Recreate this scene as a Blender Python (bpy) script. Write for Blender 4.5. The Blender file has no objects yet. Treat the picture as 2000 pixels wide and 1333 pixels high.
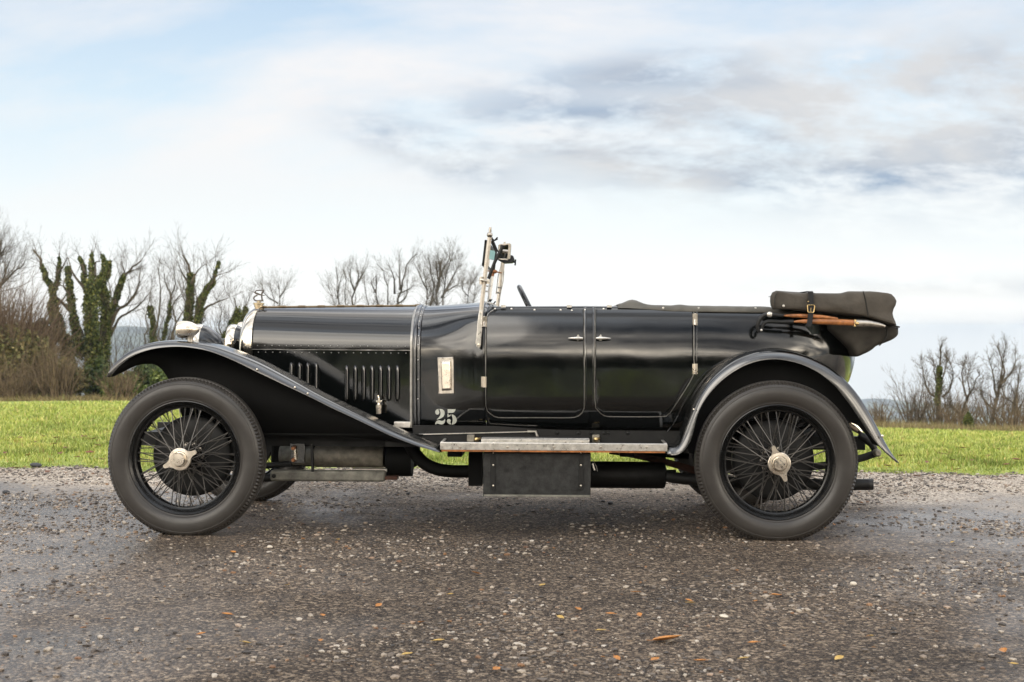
import bpy, bmesh, math, random
import numpy as np
from mathutils import Matrix, Vector, noise
random.seed(7); RNG = np.random.default_rng(7)
sc = bpy.context.scene
COL = sc.collection
HAZE = .00020
PI = math.pi

# ------------------------------------------------------------------ camera
FPX = 2780.0
CAM = dict(x=1.86914, y=-7.14393, z=1.067156, yaw=.0298022, pit=-.00966786, rol=.00455142)
def cam_axes():
    yw, pt, rl = CAM['yaw'], CAM['pit'], CAM['rol']
    f = np.array([-math.sin(yw)*math.cos(pt), math.cos(yw)*math.cos(pt), math.sin(pt)])
    r = np.cross(f, [0, 0, 1.]); r /= np.linalg.norm(r); u = np.cross(r, f)
    c, s = math.cos(rl), math.sin(rl)
    return np.array([CAM['x'], CAM['y'], CAM['z']]), c*r+s*u, c*u-s*r, f
CC, CR, CU, CF = cam_axes()
cd = bpy.data.cameras.new('camera'); cam = bpy.data.objects.new('camera', cd); COL.objects.link(cam)
cd.sensor_width = 36.0; cd.lens = 36.0*FPX/2000.0; cd.clip_start = .1; cd.clip_end = 20000
cd.dof.use_dof = True; cd.dof.focus_distance = 7.3; cd.dof.aperture_fstop = 6.3
cam.matrix_world = Matrix(((CR[0], CU[0], -CF[0], CC[0]), (CR[1], CU[1], -CF[1], CC[1]), (CR[2], CU[2], -CF[2], CC[2]), (0, 0, 0, 1)))
sc.camera = cam
def ray(px, py):
    return CF + CR*(px-1000)/FPX - CU*(py-666.5)/FPX
def P(px, py, Y):                 # the point of the car's lengthwise plane y=Y measured at a photo position
    d = ray(px, py); t = (Y-CC[1])/d[1]; p = CC+d*t
    return p[0], p[2]
def P3(px, py, Y):
    x, z = P(px, py, Y); return (x, Y, z)
def D3(px, py, d):                # the point d metres out
    return CC + ray(px, py)*d
def G(px, py):
    d = ray(px, py); t = -CC[2]/d[2]; return (CC+d*t)

# ------------------------------------------------------------------ light
SUN_EL, SUN_AZ = 28.0, 212.0      # azimuth measured from +y (behind the car) clockwise; a veiled sun behind the camera's left shoulder
w = bpy.data.worlds.new('World'); sc.world = w; w.use_nodes = True
nt = w.node_tree; nt.nodes.clear()
def N(tree, t, **kw):
    n = tree.nodes.new(t)
    for k, v in kw.items():
        if k in n.inputs.keys(): n.inputs[k].default_value = v
        else: setattr(n, k, v)
    return n
def build_world():
    L = nt.links.new
    out = N(nt, 'ShaderNodeOutputWorld')
    sky = N(nt, 'ShaderNodeTexSky'); sky.sky_type = 'NISHITA'; sky.sun_disc = False
    sky.sun_elevation = math.radians(SUN_EL); sky.sun_rotation = math.radians(SUN_AZ); sky.altitude = 200; sky.dust_density = 1.5
    bg = N(nt, 'ShaderNodeBackground', Strength=.1); L(sky.outputs[0], bg.inputs[0])
    tc = N(nt, 'ShaderNodeTexCoord')
    sep = N(nt, 'ShaderNodeSeparateXYZ'); L(tc.outputs['Generated'], sep.inputs[0])
    def M(op, a, b=None, c=None, clamp=False):
        n = nt.nodes.new('ShaderNodeMath'); n.operation = op; n.use_clamp = clamp
        for i, v in enumerate((a, b, c)):
            if v is None: continue
            if isinstance(v, (int, float)): n.inputs[i].default_value = v
            else: L(v, n.inputs[i])
        return n.outputs[0]
    x, y, z = sep.outputs
    zz = M('MAXIMUM', z, 0.0)
    # cloud-layer coordinates
    den = M('ADD', zz, .42)
    cx = M('DIVIDE', x, den); cy = M('DIVIDE', y, den)
    comb = N(nt, 'ShaderNodeCombineXYZ'); L(cx, comb.inputs[0]); L(cy, comb.inputs[1])
    def noise_(scale, detail, rough, off, dist=0.0, sx=1.0):
        mp = N(nt, 'ShaderNodeMapping'); L(comb.outputs[0], mp.inputs[0]); mp.inputs['Location'].default_value = off
        mp.inputs['Scale'].default_value = (sx, 1, 1)
        n = N(nt, 'ShaderNodeTexNoise', Scale=scale, Detail=detail, Roughness=rough, Distortion=dist); L(mp.outputs[0], n.inputs['Vector'])
        return n.outputs['Fac']
    def ramp(v, stops):
        r = N(nt, 'ShaderNodeValToRGB'); L(v, r.inputs[0])
        e = r.color_ramp.elements
        while len(e) < len(stops): e.new(.5)
        for el, (p, c) in zip(e, stops):
            el.position = p; el.color = (*c, 1) if isinstance(c, tuple) else (c, c, c, 1)
        return r.outputs[0]
    def mix(f, a, b):
        m = N(nt, 'ShaderNodeMix'); m.data_type = 'RGBA'
        if isinstance(f, (int, float)): m.inputs[0].default_value = f
        else: L(f, m.inputs[0])
        for i, v in ((6, a), (7, b)):
            if isinstance(v, tuple): m.inputs[i].default_value = (*v, 1)
            else: L(v, m.inputs[i])
        return m.outputs[2]
    # veil: near white low down, pale blue higher, bright white overcast overhead and behind
    base = ramp(z, [(0.0, (.70, .69, .67)), (.03, (.66, .67, .665)), (.085, (.575, .615, .63)), (.15, (.455, .545, .61)), (.24, (.325, .425, .545)), (.38, (.65, .72, .85)), (.75, (1.25, 1.3, 1.36))])
    backbase = ramp(z, [(0.0, (1.3, 1.18, 1.0)), (.17, (4.4, 4.0, 3.4)), (.31, (3.2, 2.95, 2.55)), (.45, (1.5, 1.45, 1.38)), (.60, (.58, .66, .78)), (.85, (1.2, 1.28, 1.4)), (1.0, (1.9, 1.98, 2.1))])
    ybk = N(nt, 'ShaderNodeMapRange'); L(y, ybk.inputs[0]); ybk.inputs[1].default_value = .25; ybk.inputs[2].default_value = -.25
    base = mix(ybk.outputs[0], base, backbase)
    # thin white cloud wisps
    n1 = noise_(3.2, 10, .58, (3.1, 1.7, 0), .25, .55)
    wis = ramp(n1, [(.40, 0.0), (.62, 1.0)])
    wisf = M('MULTIPLY', wis, ramp(z, [(.05, 0.0), (.13, .9)]))
    c1 = mix(wisf, base, (.615, .595, .585))
    big_ = ramp(noise_(3.4, 8, .58, (7.7, 9.1, 0), .2, .35), [(.38, (.16, .18, .22)), (.50, (.75, .75, .76)), (.60, (2.0, 1.92, 1.80))])
    hi = N(nt, 'ShaderNodeMix'); hi.data_type = 'RGBA'; hi.blend_type = 'MULTIPLY'; L(M('MULTIPLY', M('GREATER_THAN', y, -.05), ramp(z, [(.245, 0.0), (.36, 1.0)])), hi.inputs[0]); L(c1, hi.inputs[6]); L(big_, hi.inputs[7]); c1 = hi.outputs[2]
    back = N(nt, 'ShaderNodeMix'); back.data_type = 'RGBA'; back.blend_type = 'MULTIPLY'; bk = M('MULTIPLY', M('LESS_THAN', y, -.05), ramp(z, [(.62, 1.0), (.72, 0.0)])); L(bk, back.inputs[0]); L(c1, back.inputs[6]); L(big_, back.inputs[7]); c1 = back.outputs[2]
    # darker cloud bank to the right of the view
    def blob(dx, dy, dz, sx_, sz_, rot=0.0):
        ax = M('SUBTRACT', M('DIVIDE', x, M('MAXIMUM', y, .05)), dx); az = M('SUBTRACT', M('DIVIDE', z, M('MAXIMUM', y, .05)), dz)
        c_, s_ = math.cos(rot), math.sin(rot)
        u = M('DIVIDE', M('ADD', M('MULTIPLY', ax, c_), M('MULTIPLY', az, s_)), sx_); v = M('DIVIDE', M('SUBTRACT', M('MULTIPLY', az, c_), M('MULTIPLY', ax, s_)), sz_)
        r2 = M('ADD', M('MULTIPLY', u, u), M('MULTIPLY', v, v))
        g = M('POWER', 2.718, M('MULTIPLY', r2, -1.0))
        return M('MULTIPLY', g, M('GREATER_THAN', y, .05))
    def dirpx(px, py):
        d = ray(px, py); return d[0]/d[1], d[2]/d[1]
    banks = [(1130, 255, .09, .022, -.12), (1420, 225, .11, .026, .20), (1760, 225, .14, .042, .14), (2100, 235, .17, .055, 0.0), (840, 295, .055, .015, -.30), (1250, 140, .07, .012, .1), (1600, 330, .12, .015, .05), (1900, 560, .2, .008, 0.0), (2300, 640, .25, .010, 0)]
    tot = None
    for (bx, by, sx_, sz_, rot) in banks:
        ax, az = dirpx(bx, by); g = blob(ax, 0, az, sx_, sz_, rot)
        if by > 500: g = M('MULTIPLY', g, .35)
        tot = g if tot is None else M('ADD', tot, g)
    n2 = noise_(8.5, 12, .62, (0.4, 5.2, 0), .15, .68)
    n3 = noise_(3.0, 6, .55, (8.4, 2.2, 0), .3, .6)
    dark = M('MULTIPLY', M('MINIMUM', tot, 1.0), ramp(n2, [(.40, .10), (.55, 1.0)]))
    dark = M('MULTIPLY', dark, .97, clamp=True)
    tone = mix(ramp(n3, [(.42, 0.0), (.6, 1.0)]), (.215, .275, .365), (.455, .45, .45))
    c2 = mix(dark, c1, tone)
    # warm bright cloud rims near the bank
    rim = M('MULTIPLY', M('MINIMUM', tot, 1.0), ramp(n2, [(.30, .55), (.40, 0.0)]))
    c3 = mix(rim, c2, (.66, .61, .575))
    bg2 = N(nt, 'ShaderNodeBackground', Strength=1.0); L(c3, bg2.inputs[0])
    ms = N(nt, 'ShaderNodeMixShader'); ms.inputs[0].default_value = .94
    L(bg.outputs[0], ms.inputs[1]); L(bg2.outputs[0], ms.inputs[2]); L(ms.outputs[0], out.inputs[0])
build_world()
sl = bpy.data.lights.new('sun', 'SUN'); sl.energy = .9; sl.angle = math.radians(46); sl.color = (1, .93, .82)
so = bpy.data.objects.new('sun', sl); COL.objects.link(so)
el, az = math.radians(SUN_EL), math.radians(SUN_AZ)
sd = Vector((math.sin(az)*math.cos(el), math.cos(az)*math.cos(el), math.sin(el)))
so.rotation_euler = sd.to_track_quat('Z', 'Y').to_euler()
sc.view_settings.view_transform = 'Standard'; sc.view_settings.look = 'None'; sc.view_settings.exposure = 0.7; sc.view_settings.gamma = 1.0

# ------------------------------------------------------------------ materials
MATS = {}
def mat(name, base, rough=.5, metal=0.0, var=None, bump=None, coat=0.0, rvar=None, spec=.5, island=None, trans=0.0, ior=1.45, vary_to=None, alpha=None):
    """var=(scale, amount) brightness mottling in object space; bump=(scale, strength, distance); rvar=(scale, amount)"""
    m = bpy.data.materials.new(name); m.use_nodes = True; t = m.node_tree; b = t.nodes['Principled BSDF']
    L = t.links.new
    b.inputs['Base Color'].default_value = (*base, 1); b.inputs['Roughness'].default_value = rough; b.inputs['Metallic'].default_value = metal
    b.inputs['Coat Weight'].default_value = coat; b.inputs['Coat Roughness'].default_value = .06; b.inputs['Specular IOR Level'].default_value = spec; b.inputs['IOR'].default_value = ior
    b.inputs['Transmission Weight'].default_value = trans
    tc = t.nodes.new('ShaderNodeTexCoord')
    def nz(scale, det=5):
        n = N(t, 'ShaderNodeTexNoise', Scale=scale, Detail=det, Roughness=.6); L(tc.outputs['Object'], n.inputs['Vector']); return n.outputs['Fac']
    if var:
        r = N(t, 'ShaderNodeValToRGB'); L(nz(var[0]), r.inputs[0]); a = var[1]
        lo = tuple(max(0, c*(1-a)) for c in base); hi = vary_to or tuple(min(1, c*(1+a)) for c in base)
        r.color_ramp.elements[0].position = .32; r.color_ramp.elements[0].color = (*lo, 1)
        r.color_ramp.elements[1].position = .68; r.color_ramp.elements[1].color = (*hi, 1)
        L(r.outputs[0], b.inputs['Base Color'])
    if island:
        g = t.nodes.new('ShaderNodeNewGeometry'); r = N(t, 'ShaderNodeValToRGB'); L(g.outputs['Random Per Island'], r.inputs[0])
        e = r.color_ramp.elements
        while len(e) < len(island): e.new(.5)
        for el_, (p, c) in zip(e, island): el_.position = p; el_.color = (*c, 1)
        L(r.outputs[0], b.inputs['Base Color'])
    if rvar:
        mr = N(t, 'ShaderNodeMapRange'); L(nz(rvar[0], 6), mr.inputs[0]); mr.inputs[1].default_value = .3; mr.inputs[2].default_value = .7
        mr.inputs[3].default_value = max(.02, rough-rvar[1]); mr.inputs[4].default_value = min(1, rough+rvar[1]); L(mr.outputs[0], b.inputs['Roughness'])
    if bump:
        bp = N(t, 'ShaderNodeBump', Strength=bump[1], Distance=bump[2]); L(nz(bump[0], bump[3] if len(bump) > 3 else 5), bp.inputs['Height']); L(bp.outputs[0], b.inputs['Normal'])
    MATS[name] = m
    return m
mat('black_paint', (.0024, .0030, .0029), .10, spec=.75, ior=1.5, bump=(3.0, .42, .012, .6), rvar=(9, .05))
mat('black_paint_fender', (.004, .0044, .0046), .17, spec=.9, ior=1.7, bump=(3.5, .45, .01, .6), rvar=(12, .07))
mat('dull_black', (.0045, .0045, .0042), .55, var=(9, .4), rvar=(14, .15))
mat('inner_black', (.002, .002, .0018), .7, spec=.25, var=(9, .3))
mat('nickel', (.80, .72, .61), .30, metal=1.0, rvar=(30, .08), var=(25, .12))
mat('chrome_shell', (.74, .67, .56), .11, metal=1.0, bump=(4, .25, .01), rvar=(10, .04))
mat('dull_nickel', (.48, .44, .385), .36, metal=1.0, rvar=(40, .12), var=(40, .25))
mat('brass', (.55, .40, .19), .33, metal=1.0, rvar=(50, .1), var=(50, .2))
mat('aluminium', (.74, .70, .64), .42, metal=1.0, rvar=(60, .1), var=(60, .1))
mat('white_metal', (.62, .595, .55), .36, metal=.85, var=(45, .18), rvar=(50, .12))
mat('cast_alloy', (.23, .21, .17), .62, metal=.35, var=(18, .4), bump=(70, .3, .003))
mat('gaiter', (.17, .165, .14), .6, metal=.15, var=(20, .45), bump=(60, .3, .003))
mat('rubber', (.037, .0335, .030), .36, var=(9, .16), rvar=(16, .07), bump=(160, .10, .001))
mat('rim_black', (.006, .006, .006), .22, rvar=(20, .06))
mat('spoke', (.085, .08, .074), .30, metal=.6)
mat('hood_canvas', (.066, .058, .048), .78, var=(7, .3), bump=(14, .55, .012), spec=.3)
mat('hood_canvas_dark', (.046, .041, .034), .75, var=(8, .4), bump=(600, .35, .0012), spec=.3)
mat('hood_piping', (.012, .011, .009), .6)
mat('tonneau', (.085, .08, .068), .62, var=(12, .25), bump=(500, .25, .001))
mat('strap_leather', (.008, .009, .012), .4, bump=(200, .2, .001))
mat('ash_wood', (.30, .115, .035), .38, var=(30, .55), coat=.25)
mat('box_leather', (.016, .0165, .016), .50, var=(26, .75), bump=(55, .5, .003), rvar=(25, .12))
mat('stencil_paint', (.50, .51, .45), .55, var=(60, .12))
mat('glass', (1, 1, 1), .0, trans=1.0, ior=1.12)
mat('glass_tint', (.35, .60, .60), .3, spec=.5)
mat('lens', (.85, .87, .88), .08, metal=.7)
mat('mirror_glass', (.85, .85, .84), .04, metal=1.0)
mat('green_leather', (.012, .02, .017), .45, bump=(120, .3, .002))
mat('rubber_mat', (.018, .018, .018), .65, bump=(150, .4, .003))
mat('rust', (.055, .022, .013), .8, var=(30, .4))
mat('bronze', (.16, .12, .075), .42, metal=1.0, rvar=(60, .12), var=(60, .3))
mat('mascot_metal', (.13, .115, .10), .45, metal=1.0)
mat('cap_metal', (.46, .38, .26), .36, metal=1.0, var=(50, .2))
mat('bead_metal', (.30, .29, .27), .38, metal=.9, var=(30, .3))
mat('copper', (.35, .16, .08), .5, metal=.8)

# ------------------------------------------------------------------ mesh helpers
def mesh_np(name, V, F4=None, F3=None, smooth=True):
    me = bpy.data.meshes.new(name); V = np.asarray(V, np.float32)
    me.vertices.add(len(V)); me.vertices.foreach_set('co', V.ravel())
    n4 = 0 if F4 is None else len(F4); n3 = 0 if F3 is None else len(F3)
    idx = np.concatenate([np.asarray(F4).ravel() if n4 else np.zeros(0, int), np.asarray(F3).ravel() if n3 else np.zeros(0, int)]).astype(np.int32)
    tot = np.concatenate([np.full(n4, 4), np.full(n3, 3)]).astype(np.int32)
    me.loops.add(len(idx)); me.loops.foreach_set('vertex_index', idx)
    me.polygons.add(n4+n3); me.polygons.foreach_set('loop_start', np.concatenate([[0], np.cumsum(tot)[:-1]]).astype(np.int32))
    me.polygons.foreach_set('use_smooth', np.full(n4+n3, smooth))
    me.update(calc_edges=True); me.validate()
    return me
def link(name, me, m=None, parent=None):
    o = bpy.data.objects.new(name, me); COL.objects.link(o)
    if m is not None and me is not None: me.materials.append(MATS[m] if isinstance(m, str) else m)
    if parent is not None:
        o.parent = parent
        if parent.get('base'): o.matrix_parent_inverse = Matrix.Translation(-parent.location)
    return o
def thing(name, label, cat, loc=(0, 0, 0), group=None):
    o = bpy.data.objects.new(name, None); COL.objects.link(o); o.location = loc; o['label'] = label; o['category'] = cat
    if group: o['group'] = group
    return o
def tag(o, label=None, cat=None, group=None, kind=None):
    if label: o['label'] = label
    if cat: o['category'] = cat
    if group: o['group'] = group
    if kind: o['kind'] = kind
    return o
def unit(v):
    v = np.asarray(v, float); n = np.linalg.norm(v); return v/n if n > 1e-12 else v
class MB:
    def __init__(s): s.v = []; s.f = []
    def grid(s, rows, cu=False, cv=False):
        b = len(s.v); R = len(rows); C = len(rows[0])
        for r in rows: s.v.extend([tuple(p) for p in r])
        for i in range(R if cu else R-1):
            for j in range(C if cv else C-1):
                i2, j2 = (i+1) % R, (j+1) % C
                s.f.append((b+i*C+j, b+i*C+j2, b+i2*C+j2, b+i2*C+j))
        return b
    def poly(s, pts):
        b = len(s.v); s.v.extend([tuple(p) for p in pts]); s.f.append(tuple(range(b, b+len(pts))))
    def tube(s, path, r, n=8, caps=True, flat=None):
        path = [np.asarray(p, float) for p in path]; k = len(path)
        rs = r if hasattr(r, '__len__') else [r]*k
        rows = []; ref = None
        for i in range(k):
            t = unit(path[min(i+1, k-1)]-path[max(i-1, 0)])
            if ref is None:
                ref = np.array([0, 1., 0]) if abs(t[1]) < .9 else np.array([1., 0, 0])
            a = unit(np.cross(t, ref)); b_ = np.cross(t, a); ref = -b_ if False else ref
            fa, fb = (1, 1) if flat is None else flat
            rows.append([path[i]+rs[i]*(fa*math.cos(2*PI*j/n)*a+fb*math.sin(2*PI*j/n)*b_) for j in range(n)])
        s.grid(rows, cv=True)
        if caps: s.poly(rows[0][::-1]); s.poly(rows[-1])
    def lathe(s, prof, c, axis='y', n=48, closed=False):
        """prof: (radius, height along axis)"""
        rows = []
        for (r, h) in prof:
            row = []
            for j in range(n):
                a = 2*PI*j/n; u, v_ = r*math.cos(a), r*math.sin(a)
                row.append({'y': (c[0]+u, c[1]+h, c[2]+v_), 'x': (c[0]+h, c[1]+u, c[2]+v_), 'z': (c[0]+u, c[1]+v_, c[2]+h)}[axis])
            rows.append(row)
        s.grid(rows, cu=closed, cv=True)
    def box(s, a, b):
        (x0, y0, z0), (x1, y1, z1) = a, b
        p = [(x0, y0, z0), (x1, y0, z0), (x1, y1, z0), (x0, y1, z0), (x0, y0, z1), (x1, y0, z1), (x1, y1, z1), (x0, y1, z1)]
        k = len(s.v); s.v.extend(p)
        for f in ((0, 3, 2, 1), (4, 5, 6, 7), (0, 1, 5, 4), (1, 2, 6, 5), (2, 3, 7, 6), (3, 0, 4, 7)): s.f.append(tuple(k+i for i in f))
    def prism(s, poly, y0, y1):
        """poly of (x,z), extruded along y"""
        n = len(poly); k = len(s.v)
        s.v.extend([(x, y0, z) for x, z in poly]); s.v.extend([(x, y1, z) for x, z in poly])
        s.f.append(tuple(range(k, k+n))); s.f.append(tuple(range(k+2*n-1, k+n-1, -1)))
        for i in range(n): s.f.append((k+i, k+n+i, k+n+(i+1) % n, k+(i+1) % n))
    def ball(s, c, r, n=8, sq=(1, 1, 1)):
        rows = []
        for i in range(1, n):
            th = PI*i/n
            rows.append([(c[0]+sq[0]*r*math.sin(th)*math.cos(2*PI*j/(2*n)), c[1]+sq[1]*r*math.sin(th)*math.sin(2*PI*j/(2*n)), c[2]+sq[2]*r*math.cos(th)) for j in range(2*n)])
        s.grid(rows, cv=True); s.poly(rows[0]); s.poly(rows[-1][::-1])
    def islands(s):
        par = list(range(len(s.v)))
        def fd_(i):
            while par[i] != i: par[i] = par[par[i]]; i = par[i]
            return i
        for f in s.f:
            for j in f[1:]: par[fd_(j)] = fd_(f[0])
        g = {}
        for f in s.f: g.setdefault(fd_(f[0]), []).append(f)
        out = []
        for fs in g.values():
            ids = sorted({i for f in fs for i in f}); mp = {i: k for k, i in enumerate(ids)}; m = MB(); m.v = [s.v[i] for i in ids]; m.f = [tuple(mp[i] for i in f) for f in fs]; out.append(m)
        return out
    def each(s, name, m, parent, join=None, **kw):
        return [k.build(name, m, parent, **kw) for k in s.islands()]
    def mirror(s, yc):
        k = len(s.v); fs = list(s.f)
        s.v.extend([(x, 2*yc-y, z) for x, y, z in s.v[:k]]); s.f.extend([tuple(k+i for i in f[::-1]) for f in fs])
    def build(s, name, m, parent=None, sharp=38, bevel=0.0, solid=0.0, sub=0, keep=False):
        me = bpy.data.meshes.new(name); me.from_pydata(s.v, [], s.f)
        bm = bmesh.new(); bm.from_mesh(me); bmesh.ops.remove_doubles(bm, verts=bm.verts, dist=1e-6)
        if not keep: bmesh.ops.recalc_face_normals(bm, faces=bm.faces)
        bm.to_mesh(me); bm.free()
        me.polygons.foreach_set('use_smooth', np.ones(len(me.polygons), bool)); me.set_sharp_from_angle(angle=math.radians(sharp))
        o = link(name, me, m, parent)
        if solid: md = o.modifiers.new('s', 'SOLIDIFY'); md.thickness = abs(solid); md.offset = -1 if solid > 0 else 1
        if bevel: md = o.modifiers.new('b', 'BEVEL'); md.width = bevel; md.segments = 2; md.limit_method = 'ANGLE'; md.angle_limit = math.radians(40)
        if sub: md = o.modifiers.new('u', 'SUBSURF'); md.levels = sub; md.render_levels = sub
        return o
def catmull(pts, n):
    pts = [np.asarray(p, float) for p in pts]; L = [0]
    for a, b in zip(pts, pts[1:]): L.append(L[-1]+np.linalg.norm(b-a))
    L = np.array(L); out = []
    for s in np.linspace(0, L[-1], n):
        i = min(max(int(np.searchsorted(L, s, 'right')-1), 0), len(pts)-2); t = (s-L[i])/max(L[i+1]-L[i], 1e-9)
        p1, p2 = pts[i], pts[i+1]; p0 = pts[i-1] if i else 2*p1-p2; p3 = pts[i+2] if i+2 < len(pts) else 2*p2-p1
        out.append(.5*((2*p1)+(-p0+p2)*t+(2*p0-5*p1+4*p2-p3)*t*t+(-p0+3*p1-3*p2+p3)*t**3))
    return out
def lerp(a, b, t): return a+(b-a)*t
def smooth(t): t = min(max(t, 0), 1); return t*t*(3-2*t)

# ================================================================== THE PLACE
YC = .755                                       # the car's lengthwise centre plane
def terr(x, y):
    """height of the field: level by the road, falling away past it"""
    rx, ry = x-CC[0], y-CC[1]
    d = math.hypot(rx, ry); a = math.degrees(math.atan2(rx, ry))    # 0 = ahead, + = right
    if abs(a) > 70: k = .03
    else: k = lerp(.0405, .063, smooth((a+21)/40))
    f = d-11.0
    z = -k*f if f > 0 else 0.0
    if f > 0 and f < 4: z = -k*f*f/8 if f < 4 else z
    elif f >= 4: z = -k*(f-2)
    crest = lerp(66, 44, smooth((a+21)/40))
    if d > crest: z -= .10*(d-crest)*smooth((d-crest)/60)
    if d > 250: z = lerp(z, -150 if False else -70-.02*(d-250), smooth((d-250)/500))
    if d > 1500:
        top = lerp(-8, -205, smooth((a+17)/14)) + 24*noise.noise(Vector((a*.30, 1.3, 0))) + 8*noise.noise(Vector((a*1.7, 4.3, 0)))
        z = lerp(z, top, smooth((d-1500)/2000))
    if d < 9: return 0.0
    return z + .05*noise.noise(Vector((x*.12, y*.12, 3)))*smooth((d-12)/6)
def ground_sheet():
    rad = [0, 2, 4, 6, 8, 9, 10, 10.5, 11, 11.5, 12, 13, 14, 15, 16, 18, 20, 23, 26, 30, 34, 38, 42, 46, 50, 55, 60, 65, 70, 75, 80, 90, 100, 115, 130, 160, 200, 250, 320, 420, 550, 700, 900, 1200, 1500, 1800, 2100, 2400, 2700, 3000, 3300, 3600, 4200]
    angs = list(np.radians(np.concatenate([np.linspace(-30, 30, 120, endpoint=False), np.linspace(30, 330, 90, endpoint=False)])))
    V = [(CC[0], CC[1], 0)]; F3 = []; F4 = []
    n = len(angs)
    for d in rad[1:]:
        for a in angs:
            x, y = CC[0]+d*math.sin(a), CC[1]+d*math.cos(a); V.append((x, y, terr(x, y)))
    for j in range(n): F3.append((0, 1+(j+1) % n, 1+j))
    for i in range(len(rad)-2):
        for j in range(n):
            a, b = 1+i*n+j, 1+i*n+(j+1) % n; F4.append((a, b, b+n, a+n))
    return mesh_np('ground', V, F4, F3)
def grass_ground_mat():
    m = bpy.data.materials.new('meadow'); m.use_nodes = True; t = m.node_tree; b = t.nodes['Principled BSDF']; L = t.links.new
    b.inputs['Roughness'].default_value = .85; b.inputs['Specular IOR Level'].default_value = .2
    g = t.nodes.new('ShaderNodeNewGeometry')
    def nz(s, d, off=0, stretch=1):
        mp = N(t, 'ShaderNodeMapping'); L(g.outputs['Position'], mp.inputs[0]); mp.inputs['Location'].default_value = (off, off, 0); mp.inputs['Scale'].default_value = (1, stretch, 1)
        n = N(t, 'ShaderNodeTexNoise', Scale=s, Detail=d, Roughness=.65); L(mp.outputs[0], n.inputs['Vector']); return n.outputs['Fac']
    r = N(t, 'ShaderNodeValToRGB'); L(nz(.8, 9, 0, .5), r.inputs[0]); e = r.color_ramp.elements
    e[0].position = .34; e[0].color = (.19, .23, .05, 1); e[1].position = .66; e[1].color = (.44, .49, .16, 1); x = e.new(.5); x.color = (.32, .38, .095, 1)
    r2 = N(t, 'ShaderNodeValToRGB'); L(nz(.25, 5, 7), r2.inputs[0]); r2.color_ramp.elements[0].position = .58; r2.color_ramp.elements[1].position = .75
    mx = N(t, 'ShaderNodeMix'); mx.data_type = 'RGBA'; L(r2.outputs[0], mx.inputs[0]); L(r.outputs[0], mx.inputs[6]); mx.inputs[7].default_value = (.26, .25, .07, 1)
    # far valley: woods and fields
    ln = N(t, 'ShaderNodeVectorMath', operation='LENGTH'); L(g.outputs['Position'], ln.inputs[0])
    mr = N(t, 'ShaderNodeMapRange'); L(ln.outputs['Value'], mr.inputs[0]); mr.inputs[1].default_value = 90; mr.inputs[2].default_value = 250
    r3 = N(t, 'ShaderNodeValToRGB'); L(nz(.006, 8, 11, .4), r3.inputs[0]); q = r3.color_ramp.elements
    q[0].position = .44; q[0].color = (.012, .016, .010, 1); q[1].position = .60; q[1].color = (.14, .16, .07, 1)
    mx2 = N(t, 'ShaderNodeMix'); mx2.data_type = 'RGBA'; L(mr.outputs[0], mx2.inputs[0]); L(mx.outputs[2], mx2.inputs[6]); L(r3.outputs[0], mx2.inputs[7])
    L(mx2.outputs[2], b.inputs['Base Color'])
    bp = N(t, 'ShaderNodeBump', Strength=.8, Distance=.05); L(nz(9, 6), bp.inputs['Height']); L(bp.outputs[0], b.inputs['Normal'])
    return m
tag(link('ground', ground_sheet(), grass_ground_mat()), kind='structure')

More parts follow.
